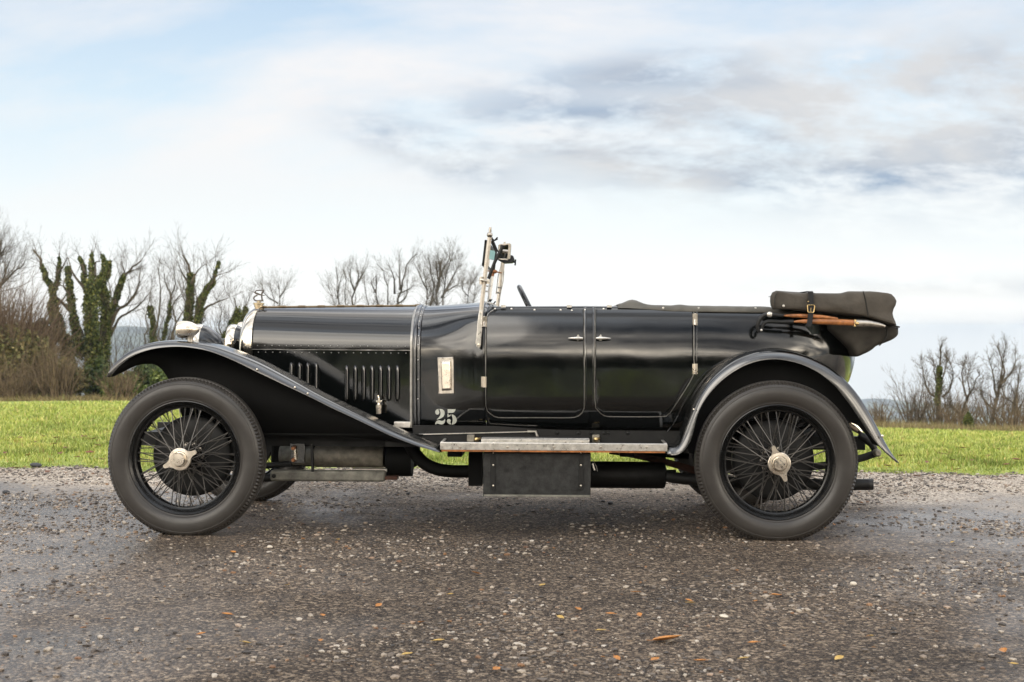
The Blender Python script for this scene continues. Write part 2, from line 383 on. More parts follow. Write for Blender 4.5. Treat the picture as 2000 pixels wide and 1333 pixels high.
def road_edge(x):                     # where the gravel meets the grass, in y
    return 3.50 + .012*(x-1.8)*1.0 + (.34*noise.noise(Vector((x*.55, 0, 0))) + .26*noise.noise(Vector((x*2.1, 3, 0)))) + .09*noise.noise(Vector((x*6.0, 9, 0)))
def road_mesh():
    xs = np.concatenate([np.linspace(-40, -5, 20, endpoint=False), np.linspace(-5, 9, 280, endpoint=False), np.linspace(9, 45, 20)])
    rows = []
    for x in xs:
        e = road_edge(x); rows.append([(x, y, .006) for y in (-14, -9, -7, -5, -4, -3, -2, -1, 0, 1, 2, 2.6, 3.0)]+[(x, e-.15, .006), (x, e, -.004)])
    V = [p for r in rows for p in r]; C = len(rows[0]); F = [(i*C+j, (i+1)*C+j, (i+1)*C+j+1, i*C+j+1) for i in range(len(rows)-1) for j in range(C-1)]
    return mesh_np('gravel_road', V, F)
def road_mat():
    m = bpy.data.materials.new('gravel_tarmac'); m.use_nodes = True; t = m.node_tree; b = t.nodes['Principled BSDF']; L = t.links.new
    g = t.nodes.new('ShaderNodeNewGeometry')
    def nz(s, d, off=0, rg=.6):
        mp = N(t, 'ShaderNodeMapping'); L(g.outputs['Position'], mp.inputs[0]); mp.inputs['Location'].default_value = (off, off*.7, 0)
        n = N(t, 'ShaderNodeTexNoise', Scale=s, Detail=d, Roughness=rg); L(mp.outputs[0], n.inputs['Vector']); return n.outputs['Fac']
    def vor(s, rnd=1.0):
        v = N(t, 'ShaderNodeTexVoronoi', Scale=s, Randomness=rnd); L(g.outputs['Position'], v.inputs['Vector']); return v
    def ramp(v, stops):
        r = N(t, 'ShaderNodeValToRGB'); L(v, r.inputs[0]); e = r.color_ramp.elements
        while len(e) < len(stops): e.new(.5)
        for el_, (p, c) in zip(e, stops): el_.position = p; el_.color = (*c, 1) if isinstance(c, tuple) else (c, c, c, 1)
        return r.outputs[0]
    def mix(f, a, b_, mode='MIX'):
        mx = N(t, 'ShaderNodeMix'); mx.data_type = 'RGBA'; mx.blend_type = mode
        if isinstance(f, (int, float)): mx.inputs[0].default_value = f
        else: L(f, mx.inputs[0])
        for i, v in ((6, a), (7, b_)):
            if isinstance(v, tuple): mx.inputs[i].default_value = (*v, 1)
            else: L(v, mx.inputs[i])
        return mx.outputs[2]
    v1 = vor(75); v2 = vor(150); v3 = vor(38)
    s1 = N(t, 'ShaderNodeSeparateColor'); L(v1.outputs['Color'], s1.inputs[0]); s2 = N(t, 'ShaderNodeSeparateColor'); L(v2.outputs['Color'], s2.inputs[0]); s3 = N(t, 'ShaderNodeSeparateColor'); L(v3.outputs['Color'], s3.inputs[0])
    chips = ramp(s1.outputs[0], [(0, (.022, .019, .018)), (.35, (.060, .051, .046)), (.60, (.11, .094, .082)), (.78, (.20, .17, .14)), (.88, (.40, .335, .26)), (.95, (.62, .55, .45))])
    fines = ramp(s2.outputs[0], [(0, (.020, .018, .018)), (.45, (.070, .061, .056)), (.75, (.16, .137, .12)), (.92, (.46, .39, .31))])
    c = mix(.5, chips, fines)
    big = ramp(s3.outputs[1], [(.95, 0.0), (.955, 1.0)])
    bigc = ramp(s3.outputs[2], [(0, (.34, .29, .22)), (.4, (.22, .17, .12)), (.7, (.42, .38, .32)), (1, (.33, .17, .06))])
    edge3 = ramp(v3.outputs['Distance'], [(.30, 1.0), (.42, 0.0)])
    c = mix(mix(1.0, big, edge3, 'MULTIPLY'), c, bigc)
    tint = ramp(nz(.9, 5, 20), [(.35, (.55, .50, .455)), (.6, (.92, .82, .725))])
    c = mix(1.0, c, tint, 'MULTIPLY')
    # pale washed gravel beside the grass
    sp = N(t, 'ShaderNodeSeparateXYZ'); L(g.outputs['Position'], sp.inputs[0])
    ad = N(t, 'ShaderNodeMath', operation='ADD'); L(sp.outputs[1], ad.inputs[0])
    mm = N(t, 'ShaderNodeMath', operation='MULTIPLY_ADD'); L(nz(.7, 5, 3), mm.inputs[0]); mm.inputs[1].default_value = 3.2; mm.inputs[2].default_value = -1.6; L(mm.outputs[0], ad.inputs[1])
    xr = N(t, 'ShaderNodeMapRange'); L(sp.outputs[0], xr.inputs[0]); xr.inputs[1].default_value = 3.0; xr.inputs[2].default_value = 5.5; xr.inputs[4].default_value = .9; ad2 = N(t, 'ShaderNodeMath', operation='ADD'); L(ad.outputs[0], ad2.inputs[0]); L(xr.outputs[0], ad2.inputs[1]); ad = ad2
    mrp = N(t, 'ShaderNodeMapRange'); L(ad.outputs[0], mrp.inputs[0]); mrp.inputs[1].default_value = 1.7; mrp.inputs[2].default_value = 2.7
    palec = ramp(s1.outputs[1], [(0, (.13, .11, .09)), (.3, (.31, .25, .195)), (.65, (.48, .40, .31)), (1, (.68, .59, .48))])
    c = mix(mrp.outputs[0], c, palec)
    L(c, b.inputs['Base Color'])
    # the road holds water on both sides of the drier strip in front of the car
    ax = N(t, 'ShaderNodeMath', operation='MULTIPLY_ADD'); L(sp.outputs[0], ax.inputs[0]); ax.inputs[1].default_value = 1.0; ax.inputs[2].default_value = -2.1
    ab = N(t, 'ShaderNodeMath', operation='ABSOLUTE'); L(ax.outputs[0], ab.inputs[0])
    wn = N(t, 'ShaderNodeMath', operation='MULTIPLY_ADD'); L(nz(.9, 7, 2.6, .62), wn.inputs[0]); wn.inputs[1].default_value = 4.2; L(ab.outputs[0], wn.inputs[2])
    wmask = ramp_ = N(t, 'ShaderNodeMapRange'); L(wn.outputs[0], ramp_.inputs[0]); ramp_.inputs[1].default_value = 3.1; ramp_.inputs[2].default_value = 4.3
    wet = ramp(wmask.outputs[0], [(0.0, .74), (1.0, .27)])
    spv = N(t, 'ShaderNodeMapRange'); L(wmask.outputs[0], spv.inputs[0]); spv.inputs[3].default_value = .16; spv.inputs[4].default_value = .62; L(spv.outputs[0], b.inputs['Specular IOR Level'])
    wr = mix(mrp.outputs[0], wet, (.75, .75, .75)); L(wr, b.inputs['Roughness'])
    h = N(t, 'ShaderNodeMath', operation='MULTIPLY_ADD'); L(v1.outputs['Distance'], h.inputs[0]); h.inputs[1].default_value = -1.0
    h2 = N(t, 'ShaderNodeMath', operation='MULTIPLY_ADD'); L(v2.outputs['Distance'], h2.inputs[0]); h2.inputs[1].default_value = -.5; h2.inputs[2].default_value = 1; L(h2.outputs[0], h.inputs[2])
    bst = N(t, 'ShaderNodeMapRange'); L(wmask.outputs[0], bst.inputs[0]); bst.inputs[3].default_value = 1.0; bst.inputs[4].default_value = .45
    bp = N(t, 'ShaderNodeBump', Strength=1.0, Distance=.014); L(bst.outputs[0], bp.inputs['Strength']); L(h.outputs[0], bp.inputs['Height']); L(bp.outputs[0], b.inputs['Normal'])
    return m
tag(link('gravel_road', road_mesh(), road_mat()), kind='structure')

# loose stones on the road, grass blades: stuff
def stones(name, n, xr, yr, smin, smax, island, rough, dens=None, seed=1):
    rg = np.random.default_rng(seed)
    bm = bmesh.new(); bmesh.ops.create_icosphere(bm, subdivisions=1, radius=1); B = np.array([v.co[:] for v in bm.verts]); F = np.array([[v.index for v in f.verts] for f in bm.faces]); bm.free()
    pos = []
    while len(pos) < n:
        x, y = rg.uniform(*xr), rg.uniform(*yr)
        if y > road_edge(x)-.02: continue
        if dens and rg.random() > dens(x, y): continue
        pos.append((x, y))
    pos = np.array(pos); s = smin*(smax/smin)**(rg.random(n)**2.8)
    sx = s*rg.uniform(.8, 1.35, n); sy = s*rg.uniform(.6, 1.0, n); sz = s*rg.uniform(.28, .6, n); th = rg.uniform(0, 2*PI, n)
    J = B[None]*(1+rg.uniform(-.28, .28, (n, len(B), 1)))
    X = J[..., 0]*sx[:, None]; Y = J[..., 1]*sy[:, None]; Z = J[..., 2]*sz[:, None]
    c, si = np.cos(th)[:, None], np.sin(th)[:, None]
    V = np.stack([X*c-Y*si+pos[:, :1], X*si+Y*c+pos[:, 1:], Z+.006+sz[:, None]*.45], -1)
    FF = (F[None]+np.arange(n)[:, None, None]*len(B)).reshape(-1, 3)
    me = mesh_np(name, V.reshape(-1, 3), None, FF, smooth=False)
    o = link(name, me, mat(name+'_mat', (.3, .25, .2), rough, island=island)); return o
isl = [(0, (.04, .035, .032)), (.30, (.09, .075, .064)), (.52, (.15, .122, .097)), (.70, (.25, .20, .155)), (.84, (.37, .315, .25)), (.94, (.47, .42, .36)), (.975, (.24, .125, .055)), (1, (.13, .075, .05))]
dn = lambda x, y: min(1, max(.10, .22+1.5*noise.noise(Vector((x*.7, y*1.1, 5)))+.8*noise.noise(Vector((x*2.7, y*3.5, 9)))+(.9 if y > 2.2 else 0)))
o = stones('loose_gravel', 105000, (-4.0, 7.8), (-3.2, 3.7), .0024, .0150, isl, .62, dn, 3)
tag(o, 'small pale and brown loose stones scattered over the dark road surface', 'gravel', kind='stuff')
def grass_blades():
    rg = np.random.default_rng(5); n = 230000
    px = rg.uniform(-120, 2120, n); d = 10.2/(1-rg.random(n)*(1-10.2/46))   # ~ 1/d^2
    X = CC[0]+d*(CF[0]+CR[0]*(px-1000)/FPX)/CF[1]*1.0; Y = CC[1]+d*1.0*(CF[1]+CR[1]*(px-1000)/FPX)
    e = np.array([road_edge(x) for x in X]); clump = np.array([noise.noise(Vector((x*1.3, y*1.3, 0)))+.6*noise.noise(Vector((x*4, y*4, 8))) for x, y in zip(X, Y)])
    keep = (Y > e-.02-.38*np.clip(clump-.12, 0, 1))
    fringe = np.clip((Y-e)/.5, .35, 1)
    keep &= rg.random(n) < np.clip(.75+.6*clump, .15, 1)
    X, Y, d, clump, fringe = X[keep], Y[keep], d[keep], clump[keep], fringe[keep]; n = len(X)
    Z = np.array([terr(x, y) for x, y in zip(X, Y)])
    h = (.022+.034*rg.random(n)**1.5)*(1+.45*clump)*fringe*np.clip(d/14, 1, 1.6); wd = .0035*np.clip(d/9, 1, 5)*rg.uniform(.7, 1.4, n)
    th = rg.uniform(0, 2*PI, n); ln = rg.uniform(.1, .9, n)*h; ph = rg.uniform(0, 2*PI, n)
    wx, wy = wd*np.cos(th), wd*np.sin(th); lx, ly = ln*np.cos(ph), ln*np.sin(ph)
    a = np.stack([X-wx, Y-wy, Z-.005], -1); b = np.stack([X+wx, Y+wy, Z-.005], -1)
    c = np.stack([X+wx*.7+lx*.35, Y+wy*.7+ly*.35, Z+h*.6], -1); dd = np.stack([X-wx*.7+lx*.35, Y-wy*.7+ly*.35, Z+h*.6], -1); tp = np.stack([X+lx, Y+ly, Z+h], -1)
    V = np.stack([a, b, c, dd, tp], 1).reshape(-1, 3); k = np.arange(n)*5
    return mesh_np('meadow_grass', V, np.stack([k, k+1, k+2, k+3], -1), np.stack([k+3, k+2, k+4], -1), smooth=True)
gm = mat('grass_blade', (.2, .3, .05), .6, spec=.25, island=[(0, (.15, .19, .04)), (.3, (.28, .34, .075)), (.6, (.40, .45, .13)), (.85, (.52, .55, .21)), (.95, (.52, .44, .20)), (1, (.28, .18, .08))])
def patchy(m):
    t = m.node_tree; b = t.nodes['Principled BSDF']; src = b.inputs['Base Color'].links[0].from_socket; g = t.nodes.new('ShaderNodeNewGeometry')
    n = N(t, 'ShaderNodeTexNoise', Scale=1.6, Detail=8, Roughness=.70); t.links.new(g.outputs['Position'], n.inputs['Vector']); r = N(t, 'ShaderNodeValToRGB'); t.links.new(n.outputs['Fac'], r.inputs[0]); e = r.color_ramp.elements
    e[0].position = .36; e[0].color = (.44, .50, .36, 1); e[1].position = .64; e[1].color = (1.25, 1.10, .95, 1); x = e.new(.50); x.color = (.92, .96, .82, 1)
    mx = N(t, 'ShaderNodeMix'); mx.data_type = 'RGBA'; mx.blend_type = 'MULTIPLY'; mx.inputs[0].default_value = 1; t.links.new(src, mx.inputs[6]); t.links.new(r.outputs[0], mx.inputs[7]); t.links.new(mx.outputs[2], b.inputs['Base Color'])
patchy(gm)
tag(link('meadow_grass', grass_blades(), gm), 'short bright green grass of the field beyond the gravel', 'grass', kind='stuff')

# ================================================================== THE CAR
car = thing('vintage_touring_car', 'black vintage open touring car with folded hood and wire wheels standing on gravel', 'car', (1.5, YC, 0)); car['base'] = 1
CARM = Matrix.Translation(-Vector(car.location))
def X_(px, py, Y): return P(px, py, Y)[0]
def Z_(px, py, Y): return P(px, py, Y)[1]
ZB = Z_(806, 836, .30)
# ---- bonnet and scuttle sections (near half, from sill to the top centre)
XB0, XB1, XS1 = X_(493, 690, .48), X_(806, 690, .305), X_(949, 690, .155)
def tumble(z):                       # how far the side leans in at height z
    o = 0.0
    if z > .86: o += .68*(z-.86)**2
    if z > 1.135: o += 9*(z-1.135)**2
    if z < .70: o += 3.0*(.70-z)**2
    return o
def sect(X, cut=None):
    t = (X-XB0)/(XB1-XB0); s = smooth((X-XB1)/(XS1-XB1)); u = (X-XB1)/(XS1-XB1)
    hw = lerp(.278, .45, t) if X <= XB1 else .45+.15*(1-(1-u)**1.5)
    zh = lerp(Z_(493, 682, .48), Z_(806, 684, .305), min(t, 1))
    zt = lerp(Z_(514, 602, YC), Z_(822, 599, YC), t) if X <= XB1 else lerp(Z_(822, 599, YC), Z_(946, 590, YC), u**1.2)
    lo = lerp(Z_(493, 800, .48), ZB, min(max(t, 0), 1))
    a = []; b = []
    for i in range(9):
        z = lerp(lo, zh, i/8); a.append((hw, z)); b.append((hw-tumble(z), z))
    for i in range(1, 19):
        q = i/18*PI/2; a.append((hw*math.cos(q)**(2/2.25), zh+(zt-zh)*math.sin(q)**(2/2.25)))
    z1 = 1.10
    for i in range(1, 8): z = lerp(zh, z1, i/7); b.append((hw-tumble(z), z))
    p0 = np.array([hw-tumble(z1), z1]); p1 = p0+[-.03, .07]; p2 = np.array([hw*.62, zt]); p3 = np.array([0, zt])
    for i in range(1, 12):
        q = i/11; p = (1-q)**3*p0+3*(1-q)**2*q*p1+3*(1-q)*q*q*p2+q**3*p3; b.append(tuple(p))
    r = [(lerp(p[0], q[0], s), lerp(p[1], q[1], s)) for p, q in zip(a, b)]
    return r
def full(X, off=0.0):                # both halves as 3D points, pushed out by off
    r = sect(X)
    pts = np.array([(YC-y, z) for y, z in r]+[(YC+y, z) for y, z in r[-2::-1]])
    if off:
        tan = np.gradient(pts, axis=0); nrm = np.stack([-tan[:, 1], tan[:, 0]], 1); nrm /= np.linalg.norm(nrm, axis=1)[:, None]
        pts = pts+nrm*off
    return [(X, y, z) for y, z in pts]
NL = 9
def strip_of(X, i0, i1, off=0): return full(X, off)[i0:i1]
NT = len(full(XB0))
# bonnet: upper panels, side panels
m = MB(); xs = np.linspace(XB0, XB1-.012, 24)
m.grid([strip_of(x, NL-1, NT-NL+1) for x in xs]); bonnet = m.build('bonnet', 'black_paint', car, keep=False)
m = MB(); m.grid([strip_of(x, NT-NL, NT, -.004) for x in xs]); m.build('bonnet_side', 'black_paint', car); m = MB(); m.grid([strip_of(x, 0, NL, -.004) for x in xs]); bside = m.build('bonnet_side', 'black_paint', car)
# hinge lip and rivets
m = MB()
for off in (0, ):
    m.tube([tuple(np.array(full(x, .001)[NL-1])+np.array([0, 0, -.002])) for x in xs], [random.uniform(.0010, .0042) for x in xs], 6)
m.build('hinge_lip', 'bead_metal', bonnet)
m = MB()
for i in range(21):
    x = lerp(XB0+.03, XB1-.04, i/20); u = full(x, .001)
    p = np.array(u[NL-1]); q = np.array(u[NL])
    m.ball(p+unit(q-p)*.019, .0034, 4); m.ball((x+.004, full(x)[NL-2][1]+.003, p[2]-.017), .0036, 4)
m.each('rivet', 'bead_metal', bonnet)
m = MB(); m.tube([(x, YC, sect(x)[-1][1]+.004) for x in xs], .006, 8)
for i in range(9):
    x = lerp(xs[0], xs[-1], i/8); m.tube([(x-.02, YC, sect(x)[-1][1]+.006), (x+.02, YC, sect(x)[-1][1]+.006)], .0068, 8)
m.build('centre_hinge', 'bronze', bonnet)
# louvres
def louvre(px, y0, y1, parent):
    Yb = YC-lerp(.278, .45, (X_(px, 740, .38)-XB0)/(XB1-XB0))+.004
    x, zt_ = P(px, y0, Yb); z0 = Z_(px, y1, Yb); mm = MB(); rows = []
    for i in range(13):
        q = i/12; z = lerp(z0, zt_, q); e = min(1, math.sqrt(max(0, 1-(2*q-1)**8)))
        rows.append([(x-.011*e, Yb+.001, z), (x-.007*e, Yb-.007*e, z), (x+.001, Yb-.016*e, z), (x+.006*e, Yb-.0185*e, z), (x+.0095*e, Yb-.0165*e, z), (x+.0095*e, Yb+.001, z)])
    mm.grid(rows); mm.build('louvre', 'black_paint_fender', parent, sharp=50); me_ = MB(); me_.tube([(r[3][0]+.001, r[3][1]-.0008, r[3][2]) for r in rows[1:-1]], .0013, 5); me_.build('louvre_glint', 'bead_metal', parent)  # pale tube imitates the bright line of light along each louvre
for px in (568.5, 584.5, 600.5, 617): louvre(px, 707, 775, bside)
for px in (676.7, 693.4, 709.6, 726, 742.7, 759, 775.6): louvre(px, 712, 786, bside)
# greaser with a thumb tap on the bonnet side
x, z = P(740, 792, .30); m = MB()
m.lathe([(0.001, -.045), (.013, -.045), (.016, -.01), (.016, 0), (.009, .004), (.007, .012), (.012, .016), (.012, .024), (.005, .028), (.004, .04), (.001, .041)], (x, .30, z), 'z', 16)
m.tube([(x-.014, .30, z+.02), (x+.016, .30, z+.022)], .005, 8); m.tube([(x-.001, .30, z+.035), (x-.006, .30, z+.052)], .006, 8)
m.build('greaser', 'nickel', car)
# pale ledge under the bonnet
m = MB(); a, b = P(770, 824, .30), P(802, 836, .30); m.box((a[0], .29, b[1]), (b[0], .33, a[1])); m.build('bonnet_ledge', 'aluminium', car, bevel=.003)
# ---- strap bands at the bonnet's rear edge
def band(x0, x1, off, name, mt, parent=car):
    m = MB(); m.grid([full(x0, 0), full(x0, off), full((x0+x1)/2, off*1.25), full(x1, off), full(x1, 0)]); return m.build(name, mt, parent, sharp=60)
band(XB1-.013, XB1-.001, .007, 'bonnet_rest_band', 'bead_metal'); band(XB1-.001, XB1+.020, .010, 'bonnet_rest_strip', 'black_paint_fender')
b2 = band(XB1+.020, XB1+.040, .006, 'scuttle_band', 'black_paint_fender')
m = MB()
for k in range(3, NT-3, 2):
    m.ball(full(XB1+.031, .0075)[k], .0034, 4)
m.each('rivet', 'white_metal', b2)
# ---- scuttle
xs = np.linspace(XB1+.012, XS1, 22); m = MB(); rows = [full(x) for x in xs]; 
lip = [np.array(p) for p in rows[-1]]; cowl = []
for p in lip:
    q = p.copy(); q[0] += .046; q[2] = min(q[2], 1.150+.018*math.sin(PI*min(1, max(0, (p[1]-.16)/1.19)))) if p[2] > 1.15 else p[2]; cowl.append(tuple(q))
m.grid(rows); scuttle = m.build('scuttle', 'black_paint', car, solid=.004)
m = MB(); k0 = 18; m.grid([[tuple(p) for p in lip[k0:NT-k0]], [tuple(.5*np.array(a)+.5*np.array(b)+np.array([0, 0, .006])) for a, b in zip(lip[k0:NT-k0], cowl[k0:NT-k0])], cowl[k0:NT-k0]]); m.build('cowl_lip', 'black_paint', car)
# ---- the tub: plan curve from the scuttle round the tail and back
plan = [(949, .155), (1050, .14), (1150, .135), (1300, .135), (1420, .142), (1500, .155), (1560, .18), (1605, .222), (1640, .29), (1661, .39), (1669, .52), (1672, .66)]
near = [np.array([X_(px, 700, y), y]) for px, y in plan]; xt = near[-1][0]+.002
curve = catmull(near+[np.array([xt, YC])]+[np.array([p[0], 2*YC-p[1]]) for p in near[::-1]], 190); curve = np.array(curve)
ctan = np.gradient(curve, axis=0); ctan /= np.linalg.norm(ctan, axis=1)[:, None]; cn = np.stack([ctan[:, 1], -ctan[:, 0]], 1)   # outward
XTAIL0 = near[5][0]
def tub_top(x):
    return np.interp(x, [X_(p, 602, .17) for p in (949, 1140, 1350, 1500, 1580, 1625, 1650, 1672, 1690)], [Z_(p, y, .17) for p, y in ((949, 601), (1140, 600), (1350, 602), (1500, 604), (1580, 614), (1625, 634), (1650, 656), (1672, 684), (1690, 690))])
rows = []
for p, n_ in zip(curve, cn):
    tail = smooth((p[0]-XTAIL0)/(xt-XTAIL0)); zt = tub_top(p[0]); zb = lerp(ZB, Z_(1660, 745, .6), smooth((p[0]-near[7][0])/(xt-near[7][0])))
    row = []
    for k in range(31):
        z = lerp(zb, zt, k/30); o = tumble(z)*(1-.85*tail)
        if tail > 0: o += tail*(.85*max(0, .99-z)**2+.15*max(0, z-.97))
        q = p-n_*o; row.append((q[0], q[1], z))
    for th, dz in ((.012, .006), (.026, .004), (.036, -.006), (.04, -.03)): q = p-n_*(tumble(zt)*(1-.85*tail)+th+tail*.15*max(0, zt-.97)); row.append((q[0], q[1], zt+dz))
    rows.append(row)
m = MB(); m.grid(rows); body = m.build('body', 'black_paint', car, solid=.012, sharp=60)
def sideY(x, z):                    # near side surface of the tub (or the scuttle ahead of it)
    if x < XS1:
        r = sect(max(x, XB0)); ys = [p[0] for p in r[:17]]; zs = [p[1] for p in r[:17]]; return YC-np.interp(z, zs, ys)
    i = int(np.argmin(np.abs(curve[:95, 0]-x))); return np.interp(x, curve[:95, 0], curve[:95, 1])+tumble(z)
def pxside(px, py):                 # photo position on the near side surface
    y = .14
    for _ in range(3): x, z = P(px, py, y); y = sideY(x, z)
    return x, y, z
# doors: raised panels on the side
def door(pxl, pxr, top, bot, name, mt='black_paint'):
    """pxl, pxr: functions of photo height giving the panel's two edges"""
    ys = [top]+list(np.linspace(top+2, bot-26, 26))+[bot-26+26*math.sin(q*PI/2/9) for q in range(1, 10)]
    us = [0, .012, .03]+list(np.linspace(.07, .93, 22))+[.97, .988, 1]
    rows = []
    for k, y in enumerate(ys):
        l, r = pxl(y), pxr(y); row = []
        for u in us:
            x, yy, z = pxside(lerp(l, r, u), y)
            dist = min(min(u, 1-u)*(r-l), bot-y)      # photo px to the border
            off = -.002 if dist <= .3 else .0075 if dist > 2.2 else .004
            row.append((x, yy-off, z))
        rows.append(row)
    m = MB(); m.grid(rows); return m.build(name, mt, car, sharp=50, solid=.004)
def rnd(y, bot, r): return 0 if y < bot-r else r-math.sqrt(max(0, r*r-(y-(bot-r))**2))
top1 = lambda y: 0 if y > 622 else (622-y)**2/22*.9
fd = door(lambda y: 949+rnd(y, 815, 27)+top1(y), lambda y: 1141-rnd(y, 815, 24), 603, 815, 'front_door')
rd = door(lambda y: 1162+rnd(y, 813, 26), lambda y: (1354 if y < 733 else 1354-(y-733)*.60)-rnd(y, 813, 22)*.9, 604, 813, 'rear_door')
# door edge beads
def bead(pts, r, name, mt, parent, off=.004):
    m = MB(); L = [np.array(pxside(*p))-np.array([0, off, 0]) for p in catmull(pts, 60)]; m.tube(L, r, 6); return m.build(name, mt, parent)
bead([(969, 604), (957, 610), (950, 622), (949, 660), (949, 788), (954, 804), (964, 813), (977, 816), (1050, 816), (1116, 816), (1132, 811), (1140, 800), (1141, 780), (1141, 700), (1141, 602)], .0024, 'edge_bead', 'bead_metal', fd)
bead([(1162, 602), (1162, 700), (1162, 785), (1167, 801), (1178, 811), (1195, 814), (1290, 814), (1304, 810), (1314, 799), (1354, 733), (1355, 700), (1355, 606)], .0024, 'edge_bead', 'bead_metal', rd)
for (px, nm) in ((1143.5, 'pillar_strip'), (1158.5, 'pillar_strip')):
    bead([(px, 600), (px, 700), (px, 792)], .0055, nm, 'black_paint_fender', body)
bead([(1361, 606), (1360.5, 660), (1360, 733)], .004, 'pillar_strip', 'black_paint_fender', body)
bead([(1360, 733), (1364, 741)], .003, 'pillar_strip', 'black_paint_fender', body)
# handles: pointed lozenge on a round escutcheon
def handle(px, py, tip, parent):
    x, y, z = pxside(px, py); m = MB()
    prof = [(.0008, -.026), (.005, -.024), (.0078, -.012), (.0082, 0), (.0068, .018), (.0045, .036), (.0012, .052)]
    m.lathe([(r, h*tip) for r, h in prof], (x, y-.034, z), 'x', 16)
    m.tube([(x, y, z), (x, y-.034, z)], .006, 10); m.lathe([(.0005, -.004), (.010, -.006), (.013, 0)], (x, y-.004, z), 'y', 16)
    m.prism([(x-.010, z+.004), (x, z+.020), (x+.010, z+.004), (x+.010, z-.004), (x, z-.020), (x-.010, z-.004)], y-.010, y-.0055)
    m.build('handle', 'white_metal', parent)
handle(1129, 661, -1, fd); handle(1173, 661, 1, rd)
def hinge(px, y0, y1, parent):
    m = MB(); n = 4
    for i in range(n):
        a = np.array(pxside(px, lerp(y0, y1, (i+.06)/n))); b = np.array(pxside(px, lerp(y0, y1, (i+.94)/n))); a[1] -= .010; b[1] -= .010; m.tube([a, b], .0078, 10)
    a, b = np.array(pxside(px-5, y0)), np.array(pxside(px+5, y1)); m.box((a[0], min(a[1], b[1])-.008, b[2]), (b[0], max(a[1], b[1])+.004, a[2]))
    m.build('hinge', 'nickel' if y0 > 700 else 'dull_nickel', parent)
hinge(946, 619, 639, fd); hinge(945, 736, 757, fd); hinge(1357, 613, 636, rd); hinge(1357, 711, 731, rd)
# snap studs along the top edge
m = MB()
for px, py in ((967, 604), (999, 604), (1044, 606), (1095, 606), (1117, 607), (1143, 606), (1179, 604)):
    x, y, z = pxside(px, py); m.lathe([(.001, -.008), (.005, -.006), (.006, 0)], (x, y-.002, z), 'y', 10)
for px in (983, 1112, 1190):
    x, z = P(px, 598, .21); m.box((x-.012, .20, z-.008), (x+.012, .215, z+.004))
m.each('snap_stud', 'white_metal', body)
# lower sill swage, body underside and side apron with bolts
x0, x1 = X_(806, 840, .2), X_(1345, 840, .2)
m = MB(); m.box((x0, .215, Z_(1000, 872, .2)), (x1, .23, Z_(1000, 833, .2))); ap = m.build('chassis_apron', 'dull_black', car)
m = MB()
for px in (835, 907, 1040, 1088, 1130, 1155, 1180, 1187, 1226):
    x, z = P(px, 846, .215); m.lathe([(.001, -.010), (.007, -.008), (.010, 0)], (x, .215, z), 'y', 8)
m.each('bolt_head', 'dull_black', ap)
m = MB(); m.tube([P3(818, 849, .20), P3(920, 846.5, .20), P3(1035, 843.5, .20)], .0032, 6); m.tube([P3(1030, 843, .2), P3(1046, 843, .2), P3(1055, 868, .2)], .007, 6); m.build('brake_rod', 'aluminium', car)
for px in (920, 1165):
    m = MB(); a, b = P(px-8, 850, .17), P(px+6, 867, .17); m.box((a[0], .17, b[1]), (b[0], .215, a[1])); br = m.build('board_bracket', 'cast_alloy', car, bevel=.003)
    m = MB(); x, z = P(px+(-1 if px > 1000 else 11), 859, .16); m.ball((x, .16, z), .014, 5, (1, .7, .9)); m.tube([(x, .16, z), (x+.02, .155, z+.008)], .006, 6); m.build('wing_nut', 'brass', br)
# number on the scuttle side
def glyph(parts):
    m = MB()
    for poly in parts:
        pts = [np.array(pxside(830+x/15.385, 780+y/15.385)) for x, y in poly]
        for p in pts: p[1] -= .0025
        q = [p+np.array([0, .0035, 0]) for p in pts]; n = len(pts); k = len(m.v)
        m.v.extend([tuple(p) for p in pts]+[tuple(p) for p in q]); m.f.append(tuple(range(k, k+n)))
        for i in range(n): m.f.append((k+i, k+n+i, k+n+(i+1) % n, k+(i+1) % n))
    return m
num = [[(415,295),(403,330),(425,368),(432,410),(412,453),(370,467),(330,450),(308,400),(316,350),(345,316),(385,297)],
 [(440,293),(520,300),(575,345),(592,400),(588,460),(560,520),(500,565),(420,600),(360,618),(355,610),(410,560),(455,500),(470,440),(465,380),(445,330),(435,300)],
 [(308,745),(320,700),(350,660),(390,640),(440,640),(500,655),(550,648),(578,625),(590,605),(605,610),(607,660),(590,710),(550,750),(500,765),(450,755),(390,735),(350,735),(335,755),(312,755)],
 [(680,297),(740,302),(850,305),(925,295),(910,350),(870,395),(810,413),(760,410),(685,415)],
 [(680,435),(705,433),(708,495),(725,490),(765,458),(772,470),(765,510),(730,520),(690,545),(680,540)],
 [(795,465),(850,470),(910,510),(950,580),(955,650),(930,710),(880,750),(820,765),(800,758),(825,700),(835,640),(830,560),(805,490)],
 [(660,650),(680,607),(720,595),(760,610),(778,650),(762,690),(775,725),(785,760),(760,758),(710,740),(670,700)]]
glyph(num).build('stencilled_number', 'stencil_paint', car, keep=True)['label'] = 'number 25 stencilled in pale grey paint on the scuttle side'
